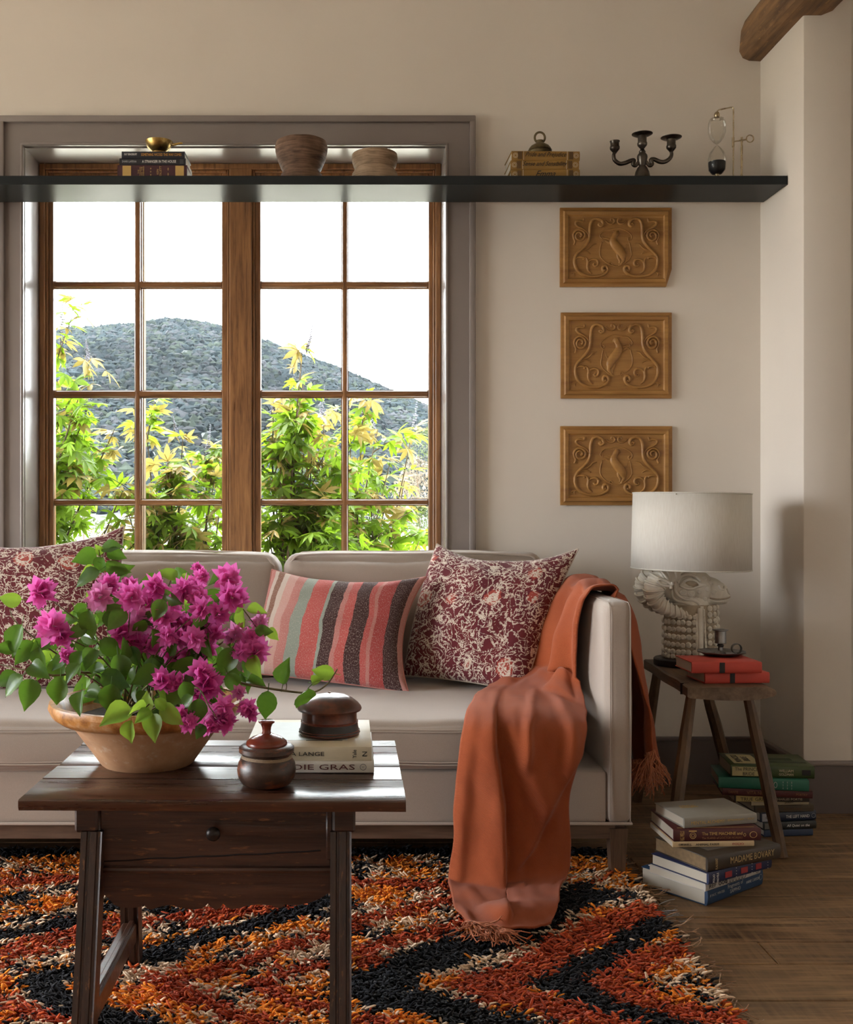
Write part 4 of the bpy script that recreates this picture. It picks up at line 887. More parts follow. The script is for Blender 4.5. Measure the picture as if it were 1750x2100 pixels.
def panel(label,x0,y0,x1,y1,mirror,chip,par_seed,rotz=0):
    d=CAM_D-.012; A=P(x0,y1,d); B=P(x1,y0,d); w=B.x-A.x; h=B.z-A.z
    r=thing('carved_panel',label,'wood carving',(A.x,-.001,A.z),group='carved wooden panels on the wall')
    loops=[(0,0),(0,-.012),(.012,-.0135),(.017,-.021),(.030,-.019),(.034,-.012),(.040,-.011)]
    vs=[];fs=[]
    for (i,y) in loops:
        ch=chip*max(0,1-i/.03); vs += [(i,y,h-i),(w-i,y,h-i),(w-i,y,h*.22),(w-i-ch,y,i),(i,y,i)]
    for k in range(len(loops)-1):
        for j in range(5): fs.append((k*5+j,k*5+(j+1)%5,(k+1)*5+(j+1)%5,(k+1)*5+j))
    fs.append(tuple((len(loops)-1)*5+j for j in range(5))); fs.append((4,3,2,1,0))
    b=MB().add(vs,[f[::-1] for f in fs],False); b.build('board',M['carve'],r)
    mp=lambda x,y:( (x-62)/U*w, -.011, h-(y-90)/Vv*h); sc=w/U
    b=MB()
    for (rad_,pts) in half:
        for mir in (0,1):
            pp=cr([mp((1672-x) if mir else x,y) for x,y in pts],3); n=len(pp)
            b.tube(pp,[rad_*1.7*sc*(.45+.55*math.sin(PI*(.12+.88*k/n))) if len(pts)<12 else rad_*1.7*sc*(1 if k>8 else .8) for k in range(n)],7,up=(0,1,0),flat=1.35)
    b.tube(cr([mp(700,1030),mp(836,1042),mp(972,1030)],4),5*sc,5,up=(0,1,0),flat=.5)
    b.build('scrollwork',M['carve'],r,sharp=0)
    b=MB()
    for pts in shield:
        b.tube(cr([mp((1672-x) if mirror else x,y) for x,y in pts],4),9*sc,6,up=(0,1,0),flat=1.1)
    b.build('shield',M['carve'],r,sharp=0)
    b=MB(); mm=lambda x,y: mp((1672-x) if mirror else x,y)
    for pts,rr in (([(845,415),(835,450),(812,500),(800,560),(840,630),(890,690),(925,750),(925,800)],[26,42,40,58,64,66,58,34]),([(850,420),(870,445),(872,470)],[22,20,10]),([(800,405),(808,425)],[7,12]),
        ([(925,760),(942,820),(915,860),(900,890),(870,893)],[44,28,20,18,12]),([(880,720),(868,770),(892,830),(884,868)],[38,24,18,14]),([(790,560),(735,575),(690,545),(655,560)],[26,19,16,12]),([(790,540),(740,530),(700,515),(660,510)],[24,17,14,10]),([(940,700),(975,650),(985,600)],[10,9,6])):
        b.tube(cr([mm(x,y) for x,y in pts],4),[v_*sc for v_ in np.interp(np.linspace(0,len(rr)-1,4*(len(pts)-1)+1),range(len(rr)),rr)],10,up=(0,1,0),flat=.55)
    b.build('animal_relief',M['carve'],r,sharp=0)
panel('carved oak panel with a rearing animal, uppermost of three, right under the shelf',1149,426,1378,588,False,.022,0)
panel('carved oak panel with a rearing animal facing the other way, middle of three',1151,641,1378,817,True,0,1)
panel('carved oak panel with a rearing animal, lowest of three, partly behind the lampshade',1150,874,1379,1036,False,0,2)
# ------------------------------------------------------------------ stool
M['stool']=wood('old_stool_slab',(.075,.045,.026),(.26,.175,.11),6,1,.6,10,.6); M['stleg']=wood('old_stool_leg',(.050,.026,.012),(.17,.095,.045),6,2,.5,10,.5)
ST=.535
stool=thing('milking_stool','rustic wooden slab stool with splayed legs beside the sofa arm','stool',(1.2,-.6,0))
def slab(u,v):
    k=int(round(u*20))%20; pr=[(0,.9),(.02,1),(.15,1.0),(.3,1),(.45,1),(.6,1),(.75,1),(.9,1),(.985,.97),(1,.8),(1,.15),(.97,.03),(.88,0),(.75,0),(.6,-.02),(.45,-.02),(.3,-.02),(.15,0),(.03,.02),(0,.12)][k]
    y=lerp(-.91,-.29,v); x0=lerp(1.061,1.088,v)+.006*noise.noise(Vector((0,y*6,0))); x1=lerp(1.338,1.36,v)
    x=lerp(x0,x1,pr[0]); bow=-.014*(1-(2*pr[0]-1)**2)*max(0,1-v*8)+(.012*max(0,abs(2*pr[0]-1)-.6)*max(0,1-v*6))
    z=ST-.038+.038*pr[1]-(.008*max(0,pr[0]-.8)/.2*(1 if pr[1]>.5 else -1)) + .003*noise.noise(Vector((x*8,y*7,pr[1])))
    return (x,y+bow,z)
b=MB(); b.grid(slab,20,26,True,True); b.f+=[tuple(range(20))[::-1],tuple(25*20+k for k in range(20))]; b.s+=[False,False]
att(b.build('seat',M['stool'],sharp=35),stool)
for (a,c) in (((1.104,-.80,.50),(.998,-.916,.002)),((1.285,-.80,.50),(1.352,-.914,.002)),((1.262,-.42,.50),(1.44,-.26,.002)),((1.10,-.42,.50),(1.07,-.26,.002))):
    path=[lerp(Vector(a),Vector(c),k/8)+noise.noise_vector(Vector((c[0]*9,k,0)))*.002 for k in range(9)]
    att(MB().tube(path,[.0165+.004*math.sin(PI*k/8)+.002*k/8 for k in range(9)],8,smooth=False).build('leg',M['stleg']),stool)
att(MB().box((1.076,-.83,ST-.018),(.034,.004,.036)).build('split',plain('split_dark',(.02,.012,.008),.9)),stool)
# red books
rd=cover('coral',(.48,.052,.034),.6); g2='red clothbound books on the stool'
p=at(1446,1402,ST+.001); book('red clothbound book with a black spine band, the lower one on the stool',(p.x,p.y,ST+.001),.212,.155,.034,rd,.07,[('#',.42,.5,.031,.016,K_())],group=g2)
p=at(1419,1381,ST+.036); book('red clothbound book with a black spine band under the candle dish',(p.x,p.y,ST+.0365),.225,.16,.035,rd,.03,[('#',.43,.5,.033,.017,K_())],group=g2)
# chamberstick
zt=ST+.0722; q=P(1480,1345,3.60)
r=thing('chamber_candlestick','small pewter candle dish with a finger loop on the red books','candle holder',(q.x,q.y,zt))
MB().lathe([(0,.0),(.055,.0),(.066,.006),(.080,.011),(.081,.0135),(.078,.0135),(.064,.009),(.054,.004),(0,.004)],10,smooth=False).build('dish',M['tin'],r)
MB().lathe([(0,.003),(.020,.003),(.016,.010),(.009,.016),(.008,.026),(.012,.032),(.008,.037),(.0184,.0395),(.0190,.0415),(.0185,.044),(.0185,.079),(.0185,.080),(.024,.082),(.026,.083),(.026,.085),(.015,.086),(.013,.07),(0,.07)],28,XF((-.003,0,0))).build('socket',M['tin'],r)
b=MB(); w_=.008; pts=[(.042+.017*math.cos(a),.019+.017*math.sin(a)) for a in np.linspace(-PI*.45,PI*1.4,22)]
vs=[];fs=[]
for (x,z) in pts: vs += [(x,-.012-w_,z+.004),(x,-.012+w_,z+.004)]
for k in range(len(pts)-1): fs.append((2*k,2*k+1,2*k+3,2*k+2))
o=b.add(vs,fs).build('finger_loop',M['tin'],r,sharp=0); m_=o.modifiers.new('t','SOLIDIFY'); m_.thickness=.0022; o.location.x=.004
# ------------------------------------------------------------------ ram lamp
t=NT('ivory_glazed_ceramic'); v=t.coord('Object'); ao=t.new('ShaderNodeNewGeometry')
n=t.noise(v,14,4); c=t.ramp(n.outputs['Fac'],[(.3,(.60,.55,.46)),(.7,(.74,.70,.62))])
c=t.mix(t.ramp(ao.outputs['Pointiness'],[(.44,(.85,.85,.85)),(.495,(0,0,0))]),c,(.25,.185,.11)); t.bump(t.noise(v,60,3).outputs['Fac'],.1,.002); M['ram']=t.fin(c,.45,0,.4)  # crease shade mixed into the ceramic colour by pointiness
M['ramrecess']=plain('ceramic_recess_shade',(.36,.295,.21),.7,.25,20)  # darker tone standing in for shade between curls and in recesses
M['slate']=plain('black_plinth',(.022,.020,.022),.45,.3,20,bump=.1)
t=NT('linen_lampshade'); v=t.coord('Object',(1,1,1)); n=t.noise(t.coord('Object',(300,300,30)),1,2); c=t.ramp(n.outputs['Fac'],[(.3,(.74,.70,.63)),(.7,(.82,.79,.73))]); t.bump(n.outputs['Fac'],.15,.0008)
tl=t.new('ShaderNodeBsdfTranslucent'); tl.inputs[0].default_value=(.75,.68,.56,1); t.fin(c,.85,0,.2); ms=t.new('ShaderNodeMixShader'); ms.inputs[0].default_value=.30; t.ln(t.b.outputs[0],ms.inputs[1]); t.ln(tl.outputs[0],ms.inputs[2]); t.ln(ms.outputs[0],t.out.inputs[0]); M['shade']=t.m
LS=.0003178; lx=lambda x:(x-733)*LS; lz=lambda y:(1160-y)*LS
lampP=Vector((1.206,-.45,ST+.003)); lamp=thing('table_lamp','white lamp with a carved ram head base and drum shade on the stool','lamp',lampP)
MB().lathe([(0,0),(.110,0),(.112,.004),(.112,.022),(.108,.026),(0,.026)],40,XF((lx(700),0,0),(0,0,0),(1.02,.86,1))).build('plinth',M['slate'],lamp)
def hull(parts,vox,name,smooth=6):
    b=MB()
    for (c,rad_,rot) in parts:
        b.sphere((0,0,0),1,24,16,XF(c,rot,rad_))
    me=bpy.data.meshes.new('tmp'); me.from_pydata(b.v,[],b.f); o=bpy.data.objects.new('tmp',me); COL.objects.link(o)
    m=o.modifiers.new('r','REMESH'); m.mode='VOXEL'; m.voxel_size=vox; s=o.modifiers.new('s','SMOOTH'); s.iterations=smooth; s.factor=.5
    dg=bpy.context.evaluated_depsgraph_get(); m2=bpy.data.meshes.new_from_object(o.evaluated_get(dg)); bpy.data.objects.remove(o)
    m2.polygons.foreach_set('use_smooth',[True]*len(m2.polygons)); m2.name=name; return m2
def ell(x,y,rx,rz,ry,tilt=0,yo=0): return ((lx(x),yo,lz(y)),(rx*LS,ry*LS,rz*LS),(0,math.radians(tilt),0))
me=hull([ell(640,300,210,190,205),ell(520,260,200,170,190),ell(800,300,210,175,180,12),ell(960,325,185,150,145,16),ell(1050,345,125,118,112,14),ell(1120,372,66,76,86),ell(1010,425,160,72,100,-4),ell(1100,435,70,48,70),ell(900,425,150,90,125),ell(830,200,160,105,125,20),
    ell(640,140,190,80,150),ell(740,520,230,190,215)],.0035,'head',4)
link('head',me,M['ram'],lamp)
from mathutils.bvhtree import BVHTree
HB=BVHTree.FromPolygons([v_.co.copy() for v_ in me.vertices],[tuple(q_.vertices) for q_ in me.polygons])
def hs(x,y,side,lift=.0):
    h=HB.ray_cast(Vector((lx(x),-side*.3,lz(y))),Vector((0,side,0)))[0]
    return Vector((lx(x),(h.y if h is not None else -side*.055)-side*lift,lz(y)))
def hpath(pts,side,lift=.001,n=5):
    pp=cr([(x,y,0) for x,y in pts],n); return [hs(q.x,q.y,side,lift) for q in pp]
# neck
b=MB()
def nk(u,v):
    z=lerp(.022,lz(470),v); a=2*PI*u; cx=lerp(lx(755),lx(745),v); rx_=lerp(.0945,.090,v); rr=1+.01*math.sin(v*9)
    return (cx+rx_*rr*math.cos(a), .083*rr*math.sin(a), z)
b.grid(nk,48,16,True,True); b.build('neck',M['ramrecess'],lamp)
# curls
def curlmesh():
    b=MB(); b.lathe([(0,-.003),(.0108,-.003),(.0122,.001),(.0108,.0042),(.006,.006),(0,.0064)],14)
    sp=[((.0088-.0072*k/22)*math.cos(k*.62),(.0088-.0072*k/22)*math.sin(k*.62),.0050+.0018*k/22) for k in range(23)]
    b.tube(sp,.0016,5); o=b.build('t',M['ram'],sharp=0); me=o.data; bpy.data.objects.remove(o); return me
CM=curlmesh()
def oncyl(x,y,side=1,lift=.0):
    z=lz(y); v=(z-.022)/(lz(470)-.022); cx=lerp(lx(755),lx(745),v); rx_=lerp(.0945,.090,v); ca=max(-.995,min(.995,(lx(x)-cx)/rx_)); a=-side*math.acos(ca)
    n=Vector((math.cos(a)/rx_,math.sin(a)/.083,0)).normalized(); p=Vector((cx+rx_*math.cos(a),.083*math.sin(a),z))+n*lift
    return p,n
def place(me,name,p,n,s=1,spin=0):
    q=n.to_track_quat('Z','Y').to_matrix().to_4x4(); dupe(me,name,lamp,Matrix.Translation(p)@q@Matrix.Rotation(spin,4,'Z')@Matrix.Scale(s,4))
rg=random.Random(2)
for side in (1,-1):
    for x in (560,610,660,712):
        p,n=oncyl(x,602,side,.002); place(CM,'curl',p,n,.72,rg.uniform(0,6))
    for j,y in enumerate((665,742,828,910,990,1045)):
        for x in (462,482,515,555,600,652,710):
            p,n=oncyl(x+rg.uniform(-4,4),y+rg.uniform(-5,5),side,.002); place(CM,'curl',p,n,rg.uniform(.75,.88),rg.uniform(0,6))
    for y in (510,575,645,728,808,890,972,1040):
        for x in (882,950,1025,1052):
            p,n=oncyl(x+rg.uniform(-3,3),y+rg.uniform(-4,4),side,.002); place(CM,'curl',p,n,rg.uniform(.80,.92),rg.uniform(0,6))
# straps and beads
for side in (1,-1):
    b=MB(); pth=[oncyl(762,y,side,.004)[0] for y in np.linspace(1085,500,14)]; b.tube(pth,.0082,8); b.tube([oncyl(735,y,side,.002)[0] for y in np.linspace(1085,560,12)],.0055,8); b.tube([oncyl(792,y,side,.001)[0] for y in np.linspace(1085,480,12)],.0055,8)
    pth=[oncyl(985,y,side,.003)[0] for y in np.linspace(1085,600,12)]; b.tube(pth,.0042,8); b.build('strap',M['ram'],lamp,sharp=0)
    b=MB()
    for y in np.linspace(1080,520,36): p,n=oncyl(np.interp(y,[520,700,1080],[806,815,838]),y,side,.005); b.sphere(p,.0042,8,6)
    b.build('beading',M['ram'],lamp,sharp=0)
    # horn
    hp=[(560,120),(440,150),(340,200),(285,280),(285,365),(330,445),(410,505),(500,540),(600,565),(690,575)]; hr=[.026,.032,.034,.034,.031,.027,.023,.0195,.016,.012]
    path=cr([(lx(x),-side*(.045+.016*min(1,k/3)),lz(y)) for k,(x,y) in enumerate(hp)],8); n=len(path); rr=np.interp(np.linspace(0,9,n),range(10),hr)
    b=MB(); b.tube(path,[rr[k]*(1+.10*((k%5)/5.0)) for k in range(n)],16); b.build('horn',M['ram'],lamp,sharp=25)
    b=MB()
    for k in range(12,n-1,5):
        t_=(path[k+1]-path[k-1]).normalized(); x_=Vector((0,1,0)); x_=(x_-t_*x_.dot(t_)).normalized(); y_=t_.cross(x_)
        b.tube([path[k]+(x_*math.cos(a)+y_*math.sin(a))*rr[k]*1.08+t_*.004*math.sin(2*a) for a in np.linspace(0,2*PI,19)[:-1]],.0042,6,closed=True)
    b.build('horn_ridges',M['ram'],lamp,sharp=0)
    # ear
    ey=-side*.094
    b=MB(); 
    def eb(u,v): 
        a=2*PI*u; k=math.sin(PI*min(1,v*1.0))**.7*.030+.002; return (lx(300)+v*.052, ey+side*.0-side*.010*math.sin(PI*v)*(1 if math.sin(a)<0 else .3)*abs(math.sin(a)), lz(205)-v*.020+k*.62*math.cos(a))
    b.tube(cr([(lx(290),ey,lz(190)),(lx(330),ey,lz(180)),(lx(400),ey,lz(205)),(lx(450),ey,lz(250)),(lx(400),ey,lz(255)),(lx(330),ey,lz(235)),(lx(290),ey,lz(190))],4),.0048,7); b.sphere((lx(362),ey+side*.004,lz(215)),(.024,.004,.010),12,8)
    b.sphere((lx(452),ey,lz(228)),.007,8,6); b.sphere((lx(440),ey,lz(270)),.006,8,6); b.build('ear',M['ram'],lamp,sharp=0)
    # eye
    b=MB(); b.tube(hpath([(570,258),(620,212),(690,190),(750,208),(800,245),(860,250)],side,.002),.0050,7); b.tube(hpath([(570,258),(630,288),(700,294),(770,272),(860,252)],side,.002),.0044,7)
    b.tube(hpath([(545,225),(590,165),(680,140),(765,165),(812,215)],side,.002),.0055,7); b.tube(hpath([(515,250),(540,160),(620,108),(700,95)],side,.002),.0055,7)
    b.tube(hpath([(515,250),(525,320),(575,378),(640,408),(720,420),(775,455),(795,500)],side,.002),.0055,7); b.tube(hpath([(480,300),(505,380),(560,430),(640,455),(700,470),(735,510)],side,.001),.0050,7)
    b.build('eye_rims',M['ram'],lamp,sharp=0)
    c_=hs(690,246,side,-.006); MB().sphere(c_,(.030,.009,.0125),14,10).build('eye',M['ramrecess'],lamp,sharp=0)
    b=MB()
    for k in np.linspace(0,1,16):
        q_=hs(lerp(600,800,k),interp(k,[0,.6,1],[386,402,470]),side,.002); b.sphere(q_,.0046,8,6)
    b.build('beading',M['ram'],lamp,sharp=0)
    b=MB()
    for (x,y,s_2) in ((605,332,1.05),(690,345,1.05),(930,240,.75),(885,300,.7),(965,335,.85),(865,185,.75),(790,330,.65),(860,410,.7),(500,425,.75),(700,500,1.0)):
        q_=hs(x,y,side,.0); T=Matrix.Translation(q_)@Matrix.Rotation(side*PI/2,4,'X')@Matrix.Scale(s_2,4)
        b.add([v_.co for v_ in CM.vertices],[tuple(q2.vertices) for q2 in CM.polygons],True,T)
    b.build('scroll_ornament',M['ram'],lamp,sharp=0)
    MB().tube(hpath([(925,400),(1000,412),(1090,412),(1150,402),(1176,396)],side,.0),.0034,6).build('mouth',M['ramrecess'],lamp,sharp=0)
    b=MB(); b.tube(hpath([(1025,262),(1040,300),(1085,305),(1098,275)],side,.001),.0042,6); b.tube(hpath([(1130,300),(1145,340),(1165,362)],side,.001),.0034,6); b.tube(hpath([(930,430),(1010,445),(1090,440)],side,.001),.003,6); b.build('nostril',M['ram'],lamp,sharp=0)
# shade: a slightly tapered drum, open top and bottom
z0,z1=P(1414,1166,3.85).z-lampP.z, P(1414,1012,3.85).z-lampP.z; r0,r1=.2065,.2035
b=MB().lathe([(r0,z0),(lerp(r0,r1,.5),(z0+z1)/2),(r1,z1)],72,close=False); sh=b.build('lamp_shade',M['shade'],lamp,sharp=0); m_=sh.modifiers.new('t','SOLIDIFY'); m_.thickness=.0022
sh.rotation_euler=(0,math.radians(.8),0)
b=MB()
for (rr_,zz) in ((r0,z0),(r1,z1)): b.tube([(rr_*math.cos(a),rr_*math.sin(a),zz) for a in np.linspace(0,2*PI,73)[:-1]],.0022,6,closed=True)
b.build('shade_trim',M['shade'],sh,sharp=0)
b=MB().tube([(0,0,lz(150)),(0,0,z1-.01)],.005,8)
for a in (0,2.1,4.2): b.tube([(0,0,z1-.012),(r1*math.cos(a),r1*math.sin(a),z1-.004)],.0018,5)
b.build('spider',M['brass'],lamp)
MB().lathe([(0,lz(80)),(.016,lz(80)),(.016,lz(80)+.05),(.028,lz(80)+.08),(.028,lz(80)+.11),(.012,lz(80)+.135),(0,lz(80)+.138)],20).build('light_bulb',plain('frosted_bulb',(.8,.8,.78),.3,.02),lamp)
# ------------------------------------------------------------------ floor book piles
g3='books piled on the floor in front of the stool'
def fb(label,px,py,z,rot,L,D,T,mat,texts=(),**kw):
    p=at(px,py,z); return book(label,(p.x,p.y,z+.0003),L,D,T,mat,math.radians(rot),texts,group=kw.pop('group',g3),**kw)
z=.0005
fb('thick blue hardback about Sappho, bottom of the front pile',1448,1858,z,38,.275,.215,.053,cover('blue',(.012,.040,.095)),[('IF NOT, WINTER',.16,.5,.008,.07,S_()),('Fragments of\nSAPPHO',.48,.5,.026,.075,S_()),('ANNE CARSON',.80,.5,.008,.07,S_()),('o',.95,.5,.016,.016,S_())]); z+=.0535
fb('white hardback with looped line drawing on its spine in the front pile',1446,1829,z,36,.255,.19,.0225,cover('whitejacket',(.48,.44,.40)),[('ooo',.30,.5,.012,.04,K_())]+[('o',.40+.055*k,.5,.017,.022,K_()) for k in range(6)]+[('o',.93,.5,.012,.012,K_()),('REF',.12,.5,.010,.03,K_())]); z+=.023
fb('navy hardback with red ornaments on its spine in the front pile',1452,1815,z,32,.265,.20,.0315,cover('navyblue',(.010,.016,.060)),[('#',.30,.5,.016,.028,R_()),('#',.55,.5,.016,.028,R_()),('#',.78,.5,.016,.024,R_()),('FOLIO',.07,.5,.022,.008,W_(),{'v':1}),('NOVELS',.13,.5,.024,.008,W_(),{'v':1}),('. . . .',.42,.5,.026,.003,W_(),{'v':1}),('. . . .',.67,.5,.026,.003,W_(),{'v':1}),('. . . .',.93,.5,.026,.003,W_(),{'v':1})]); z+=.032
fb('dark brown jacketed MADAME BOVARY, gilt pages, in the front pile',1450,1789,z,26,.272,.205,.040,cover('bovary',(.040,.028,.018),.4),[('MADAME BOVARY',.60,.55,.018,.165,ink('bronze',(.42,.30,.14))),('FLAUBERT',.11,.5,.030,.008,ink('bronze',(.42,.30,.14)),{'v':1}),('toppanel',.5,.5,.12,.18,ink('umbergrey',(.13,.115,.10)))],page=plain('gilt_pages',(.17,.105,.045),.6,.2,90)); z+=.0405
fb('thin cream paperback ORWELL ANIMAL FARM in the front pile',1380,1738,z,3,.232,.19,.0155,cover('creampb',(.52,.38,.22)),[('ORWELL',.15,.5,.006,.038,K_()),('ANIMAL FARM',.42,.5,.006,.066,K_()),('FOLIO',.80,.5,.006,.032,R_())],paper=True); z+=.016
fb('maroon leather THE TIME MACHINE with gold ornament in the front pile',1382,1726,z,3,.248,.20,.034,cover('maroon',(.060,.008,.010),.45),[('The TIME MACHINE and',.55,.64,.0085,.115,G_()),('The ISLAND of DOCTOR MOREAU',.55,.28,.006,.115,ink('dullgold',(.26,.12,.05))),('H.G. WELLS',.09,.5,.026,.012,G_(),{'v':1}),('o',.215,.5,.017,.017,G_()),('o',.215,.5,.009,.009,G_()),('o',.91,.5,.017,.020,G_()),('#',.215,.86,.003,.022,G_()),('o',.81,.5,.008,.006,G_()),('top',.5,.93,.0015,.22,G_(),{'s':'_'}),('toppanel',.5,.06,.0015,.22,G_())]); z+=.0345
fb('pale grey clothbound MENTAL ALCHEMY on top of the front pile',1403,1699,z,13,.228,.165,.0285,cover('palegrey',(.26,.245,.215),.7),[('MENTAL ALCHEMY',.32,.5,.009,.105,G_()),('|  EXTRAVAGANT  |  FOLIO',.76,.5,.007,.09,G_()),('top',.32,.62,.022,.06,G_(),{'s':'MENTAL\nALCHEMY','rz':.0})]); z+=.03
g4='books piled on the floor behind the stool leg'
def bb_(label,px,z,rot,L,D,T,mat,texts=(),**kw):
    d=3.60; x=(px-720)*d/FPX; return book(label,(x,d-CAM_D+kw.pop('dy',0),z+.0003),L,D,T,mat,math.radians(rot),texts,group=g4,**kw)
z=.0005
bb_('blue hardback at the bottom of the back pile',1568,z,6,.17,.17,.022,cover('slateblue',(.02,.035,.075)),dy=.0); z+=.0225
bb_('black hardback lettered All Quiet on the, low in the back pile',1566,z,6,.185,.17,.026,cover('blackjk',(.012,.014,.012),.4),[('All Quiet on the',.65,.5,.010,.08,W_(),{'shear':.2}),('#',.10,.5,.018,.03,ink('umbergrey',(.13,.115,.10)))]); z+=.0265
bb_('blue and white jacketed THE LEFT HAND in the back pile',1560,z,9,.20,.17,.031,cover('leftjk',(.014,.022,.045),.4),[('#',.17,.5,.026,.06,ink('icewhite',(.30,.30,.32))),('THE LEFT HAND',.66,.5,.010,.085,W_()),('Ursula',.16,.5,.007,.03,K_(),{'shear':.2}),('o',.95,.5,.014,.014,S_())]); z+=.0315
bb_('faded brown hardback in the middle of the back pile',1548,z,5,.205,.17,.023,cover('fadedbrown',(.075,.055,.035),.8),[('OSWALD',.13,.5,.009,.04,ink('umber',(.10,.05,.012))),('Roundness',.65,.5,.009,.06,ink('umber',(.10,.05,.012)))]); z+=.0235
bb_('thin pale paperback in the middle of the back pile',1541,z,5,.20,.17,.014,cover('palepb',(.36,.30,.20),.8),[('M. LUCAS',.35,.5,.006,.03,K_()),('JARRATT',.65,.5,.006,.03,K_())],paper=True); z+=.0145
bb_('yellow and black TRUE GRIT paperback in the back pile',1507,z,-2,.245,.18,.021,cover('gritblack',(.025,.018,.012),.5),[('#',.22,.5,.019,.10,ink('strawyellow',(.40,.30,.11))),('TRUE GRIT',.25,.42,.011,.085,K_()),('CHARLES PORTIS',.72,.45,.007,.09,C_())],paper=True); z+=.0215
bb_('dark red hardback VITA NUOVA in the back pile',1482,z,-9,.285,.18,.024,cover('darkred',(.070,.010,.010),.5),[('DANTE',.12,.5,.008,.03,ink('dullgold',(.26,.12,.05))),('VITA NUOVA',.42,.5,.011,.085,ink('dullgold',(.26,.12,.05))),('POETRY',.88,.5,.007,.035,ink('dullgold',(.26,.12,.05)))]); z+=.0245
bb_('teal green hardback with white marks under the top book of the back pile',1474,z,-10,.285,.175,.036,cover('teal',(.018,.13,.085),.5),[('o',.63,.5,.018,.010,W_()),(': : :\n: : :\n: : :',.76,.5,.024,.03,W_())]); z+=.0365
bb_('green jacketed THE PRINCESS BRIDE on top of the back pile',1499,z,-6,.268,.175,.040,cover('forest',(.040,.062,.014),.4),[('#',.20,.5,.030,.10,ink('parchment',(.46,.38,.18))),('The PRINCESS\nBRIDE',.21,.5,.026,.088,K_()),('WILLIAM',.66,.62,.009,.046,C_()),('GOLDMAN',.66,.32,.008,.046,C_()),('#',.90,.5,.018,.028,K_()),('toppanel',.22,.5,.13,.085,ink('parchment',(.46,.38,.18))),('top',.20,.5,.05,.10,K_(),{'s':'PRINCESS\nBRIDE','rz':PI/2}),('toppanel',.62,.55,.03,.11,ink('leafdark',(.018,.035,.010))),('toppanel',.72,.3,.02,.13,ink('leafdark',(.018,.035,.010)))]); z+=.04
# ------------------------------------------------------------------ things on the coffee table
TT=.5305
p=Vector((P(490,1585,2.317).x,2.317-CAM_D,TT))
book('large white cookbook lettered FOIE GRAS, lower book on the coffee table',p,.290,.30,.0245,cover('whitegloss',(.62,.585,.53),.35),0,[('FOIE GRAS',.60,.5,.0115,.150,ink('winelet',(.10,.02,.02)),{}),('o',.92,.5,.013,.013,ink('grey2',(.2,.2,.2))),('W',.92,.5,.005,.006,ink('grey2',(.2,.2,.2)))],round_=.15,group='large books on the coffee table')
book('large cream photography book DOROTHEA LANGE under the round box',(p.x+.013,p.y+.003,TT+.0250),.272,.295,.0295,cover('ivory',(.60,.525,.385),.4),0,[('DOROTHEA LANGE',.34,.5,.0085,.155,K_()),('Yale',.865,.5,.018,.0085,K_(),{'v':1}),('N',.945,.5,.010,.0105,K_(),{'v':1}),('toppanel',.46,.56,.20,.19,ink('skyprint',(.42,.47,.47),.35)),('toppanel',.62,.22,.006,.08,K_())],round_=.1,group='large books on the coffee table')
t=NT('lacquered_box_wood'); v=t.coord('Object'); n=t.noise(v,22,5,.65); n2=t.noise(t.coord('Object',(1,1,6)),9,4)
c=t.ramp(n.outputs['Fac'],[(.32,(.030,.012,.008)),(.5,(.10,.024,.012)),(.7,(.21,.05,.02))]); c=t.mix(t.ramp(n2.outputs['Fac'],[(.45,(0,0,0)),(.65,(.7,.7,.7))]),c,(.035,.018,.014)); t.bump(n.outputs['Fac'],.15,.002); M['lac']=t.fin(c,.28,0,.5,coat=.2)
t=NT('worn_jar_wood'); v=t.coord('Object'); n=t.noise(v,26,5,.7); n2=t.noise(t.coord('Object',(1,1,3)),14,5,.7)
c=t.ramp(n.outputs['Fac'],[(.3,(.016,.009,.006)),(.55,(.052,.026,.016)),(.75,(.10,.052,.032))]); c=t.mix(t.ramp(n2.outputs['Fac'],[(.52,(0,0,0)),(.64,(.85,.85,.85))]),c,(.22,.06,.02)); t.bump(n.outputs['Fac'],.3,.002); M['jar']=t.fin(c,.36,0,.5)
M['redlac']=plain('red_lacquer',(.17,.03,.014),.25,.35,20,coat=.2); M['cord']=fabric('cotton_cord',(.32,.23,.15),600,.1); M['blk']=plain('black_lacquer_band',(.012,.008,.008),.35,.3,30)
r=thing('round_box','round lacquered wooden box with a domed lid on the cream book','box',(-.049,2.455-CAM_D,TT+.0552))
MB().lathe([(0,0),(.068,0),(.0685,.003),(.066,.012),(.063,.030),(.062,.052),(.063,.056),(0,.056)],48).build('body',M['lac'],r)
b=MB().lathe([(.0690,.006),(.0668,.012),(.0652,.020),(.0645,.026)],48,close=False); b.build('painted_band',M['blk'],r)
b=MB()
for z,rr in ((.028,.0644),(.0305,.0641),(.005,.0692),(.010,.0682)): b.tube([(rr*math.cos(a),rr*math.sin(a),z) for a in np.linspace(0,2*PI,49)[:-1]],.0008,4,closed=True)
b.build('red_lines',M['redlac'],r)
MB().lathe([(.060,.053),(.0715,.054),(.0735,.058),(.072,.063),(.066,.070),(.052,.081),(.035,.088),(.015,.0915),(.004,.0925),(.003,.0945),(0,.0945)],48).build('lid',M['lac'],r)
r=thing('lidded_jar','small dark turned wooden jar with a red knobbed lid on the coffee table','jar',(-.173,2.215-CAM_D,TT))
MB().lathe([(0,0),(.040,0),(.050,.005),(.058,.018),(.0605,.033),(.058,.047),(.051,.057),(.0485,.061),(.049,.065),(.0565,.069),(.0565,.078),(.050,.083),(0,.083)],48).build('body',M['jar'],r)
b=MB()
